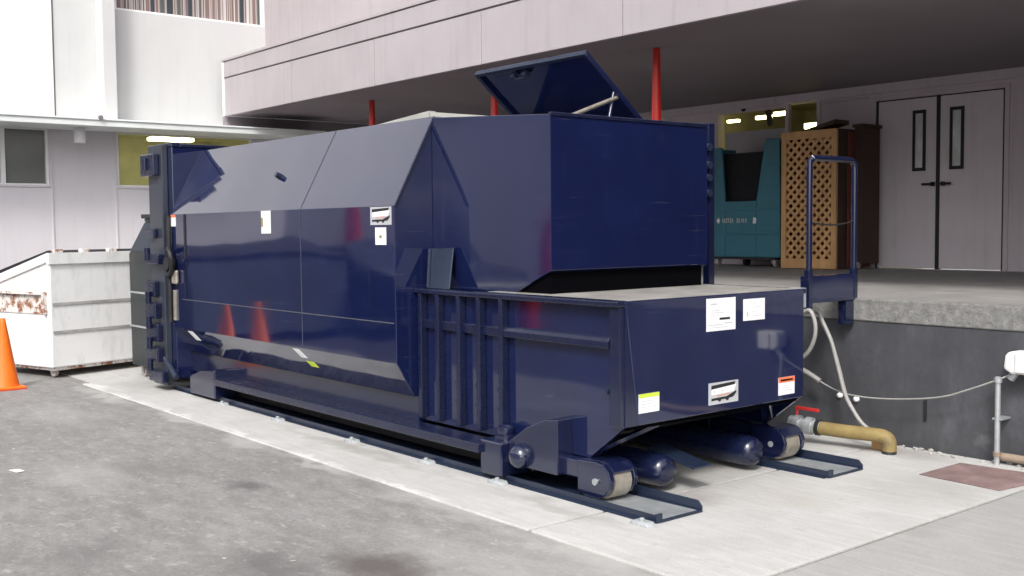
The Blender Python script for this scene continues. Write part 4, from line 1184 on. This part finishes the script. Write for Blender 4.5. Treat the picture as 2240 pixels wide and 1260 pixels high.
# worn white stencil line: two bright marks and faded letters between
g = G()
def dash(x, w_, h_, z=1.672):
    g.box(x, x + w_, by0 - .003, by0 - .0005, z - h_ / 2, z + h_ / 2)
g.prism([(-5.325, 1.672), (-5.29, 1.715), (-5.265, 1.672), (-5.29, 1.63)], 'y', by0 - .003, by0 - .0005)
g.prism([(-4.71, 1.63), (-4.66, 1.63), (-4.655, 1.70), (-4.70, 1.715)], 'y', by0 - .003, by0 - .0005)
build("stencil_mark", g, "label", bbd)
for x in (-5.22, -5.19, -5.155, -5.12, -5.085, -5.055, -4.975, -4.945, -4.90, -4.87, -4.83):
    g = G()
    dash(x, .014, random.uniform(.05, .075))
    build("stencil_mark", g, "greyink", bbd)
g = G()
dash(-5.155, .05, .012, 1.70)
build("stencil_mark", g, "greyink", bbd)
for x in (-5.36, -4.40):
    cs = build("caster", G().lathe((x - .02, 7.24, ZD + .065), (1, .2, 0), [(0, .055), (.006, .062), (.04, .062), (.046, .055)], 20), "caster", bn, smooth=40)
    build("fork", G().box(x - .04, x - .03, 7.2, 7.28, ZD + .06, ZD + .14), "galv", cs)
build("caster", G().lathe((-5.02, 7.4, ZD + .07), (1, 0, 0), [(0, .065), (.04, .065)], 20), "black", bn, smooth=40)
build("base_frame", G().box(bx0 + .05, bx1 - .1, by0 + .02, by1, bz0 - .03, bz0 - .001), "black", bn)

# cedar lattice screen
lat = thing("lattice_box", (-3.83, 7.1, ZD), "tall cedar box with diagonal lattice front standing beside the teal bin", "lattice")
lx, rx, yl, zb_, zt_ = -4.20, -3.39, 7.08, ZD + .005, 2.78
g = G().box(lx, lx + .07, yl, yl + .04, zb_, zt_).box(rx - .07, rx, yl, yl + .04, zb_, zt_).box(lx + .07, rx - .07, yl, yl + .04, zb_, zb_ + .12).box(lx + .07, rx - .07, yl, yl + .04, zt_ - .10, zt_)
build("frame", g, "wood", lat, bevel=.004)
def clip_strip(g, cx, ang, w_, y0, y1):
    """a diagonal slat clipped to the frame opening"""
    ax0, ax1, az0, az1 = lx + .065, rx - .065, zb_ + .115, zt_ - .095
    d = Vector((math.cos(ang), math.sin(ang)))
    n = Vector((-d.y, d.x))
    poly = [Vector((cx, az0)) + d * s_ + n * t_ for s_, t_ in ((-4, -w_ / 2), (4, -w_ / 2), (4, w_ / 2), (-4, w_ / 2))]
    for (axis, lim, sgn) in ((0, ax0, 1), (0, ax1, -1), (1, az0, 1), (1, az1, -1)):
        outp = []
        for i in range(len(poly)):
            p, q = poly[i], poly[(i + 1) % len(poly)]
            fp_, fq = (p[axis] - lim) * sgn, (q[axis] - lim) * sgn
            if fp_ >= 0:
                outp.append(p)
            if fp_ * fq < 0:
                outp.append(p + (q - p) * (fp_ / (fp_ - fq)))
        poly = outp
        if len(poly) < 3:
            return
    g.prism([(p.x, p.y) for p in poly], 'y', y0, y1)
g1, g2 = G(), G()
for k in range(-22, 24):
    clip_strip(g1, lx + k * .118, math.radians(45), .038, yl + .012, yl + .020)
    clip_strip(g2, lx + k * .118 + .04, math.radians(135), .038, yl + .0205, yl + .029)
build("lattice", g1, "wood", lat)
build("lattice", g2, "wood", lat)
build("back_board", G().box(lx + .02, rx - .02, yl + .55, yl + .57, zb_, zt_ - .1).box(lx, lx + .02, yl + .041, yl + .57, zb_, zt_).box(rx - .02, rx, yl + .041, yl + .57, zb_, zt_), "wood2", lat)
build("filling", G().box(lx + .06, rx - .06, yl + .20, yl + .50, zb_, zt_ - .2), "redwood", lat)
build("top_load", G().obox((-3.72, yl + .2, zt_ + .03), (.55, 0, .12), (0, .3, 0), (0, 0, .05)), "wood2", lat)
# dark wooden crate behind it
ck = thing("wooden_crate", (-3.2, 7.4, ZD), "dark brown wooden crate between the cedar lattice and the grey doors", "crate")
build("panel", G().box(-3.36, -3.24, 7.42, 7.80, ZD + .06, 2.80), "wood2", ck, bevel=.01)
build("side_board", G().box(-3.378, -3.362, 7.3, 7.8, ZD + .02, 2.75), "redwood", ck)
build("cap", G().box(-3.38, -3.22, 7.40, 7.82, 2.80, 2.84), "wood2", ck, bevel=.006)
build("caster", G().lathe((-3.31, 7.40, ZD + .045), (1, 0, 0), [(0, .04), (.04, .04)], 16), "caster", ck, smooth=40)
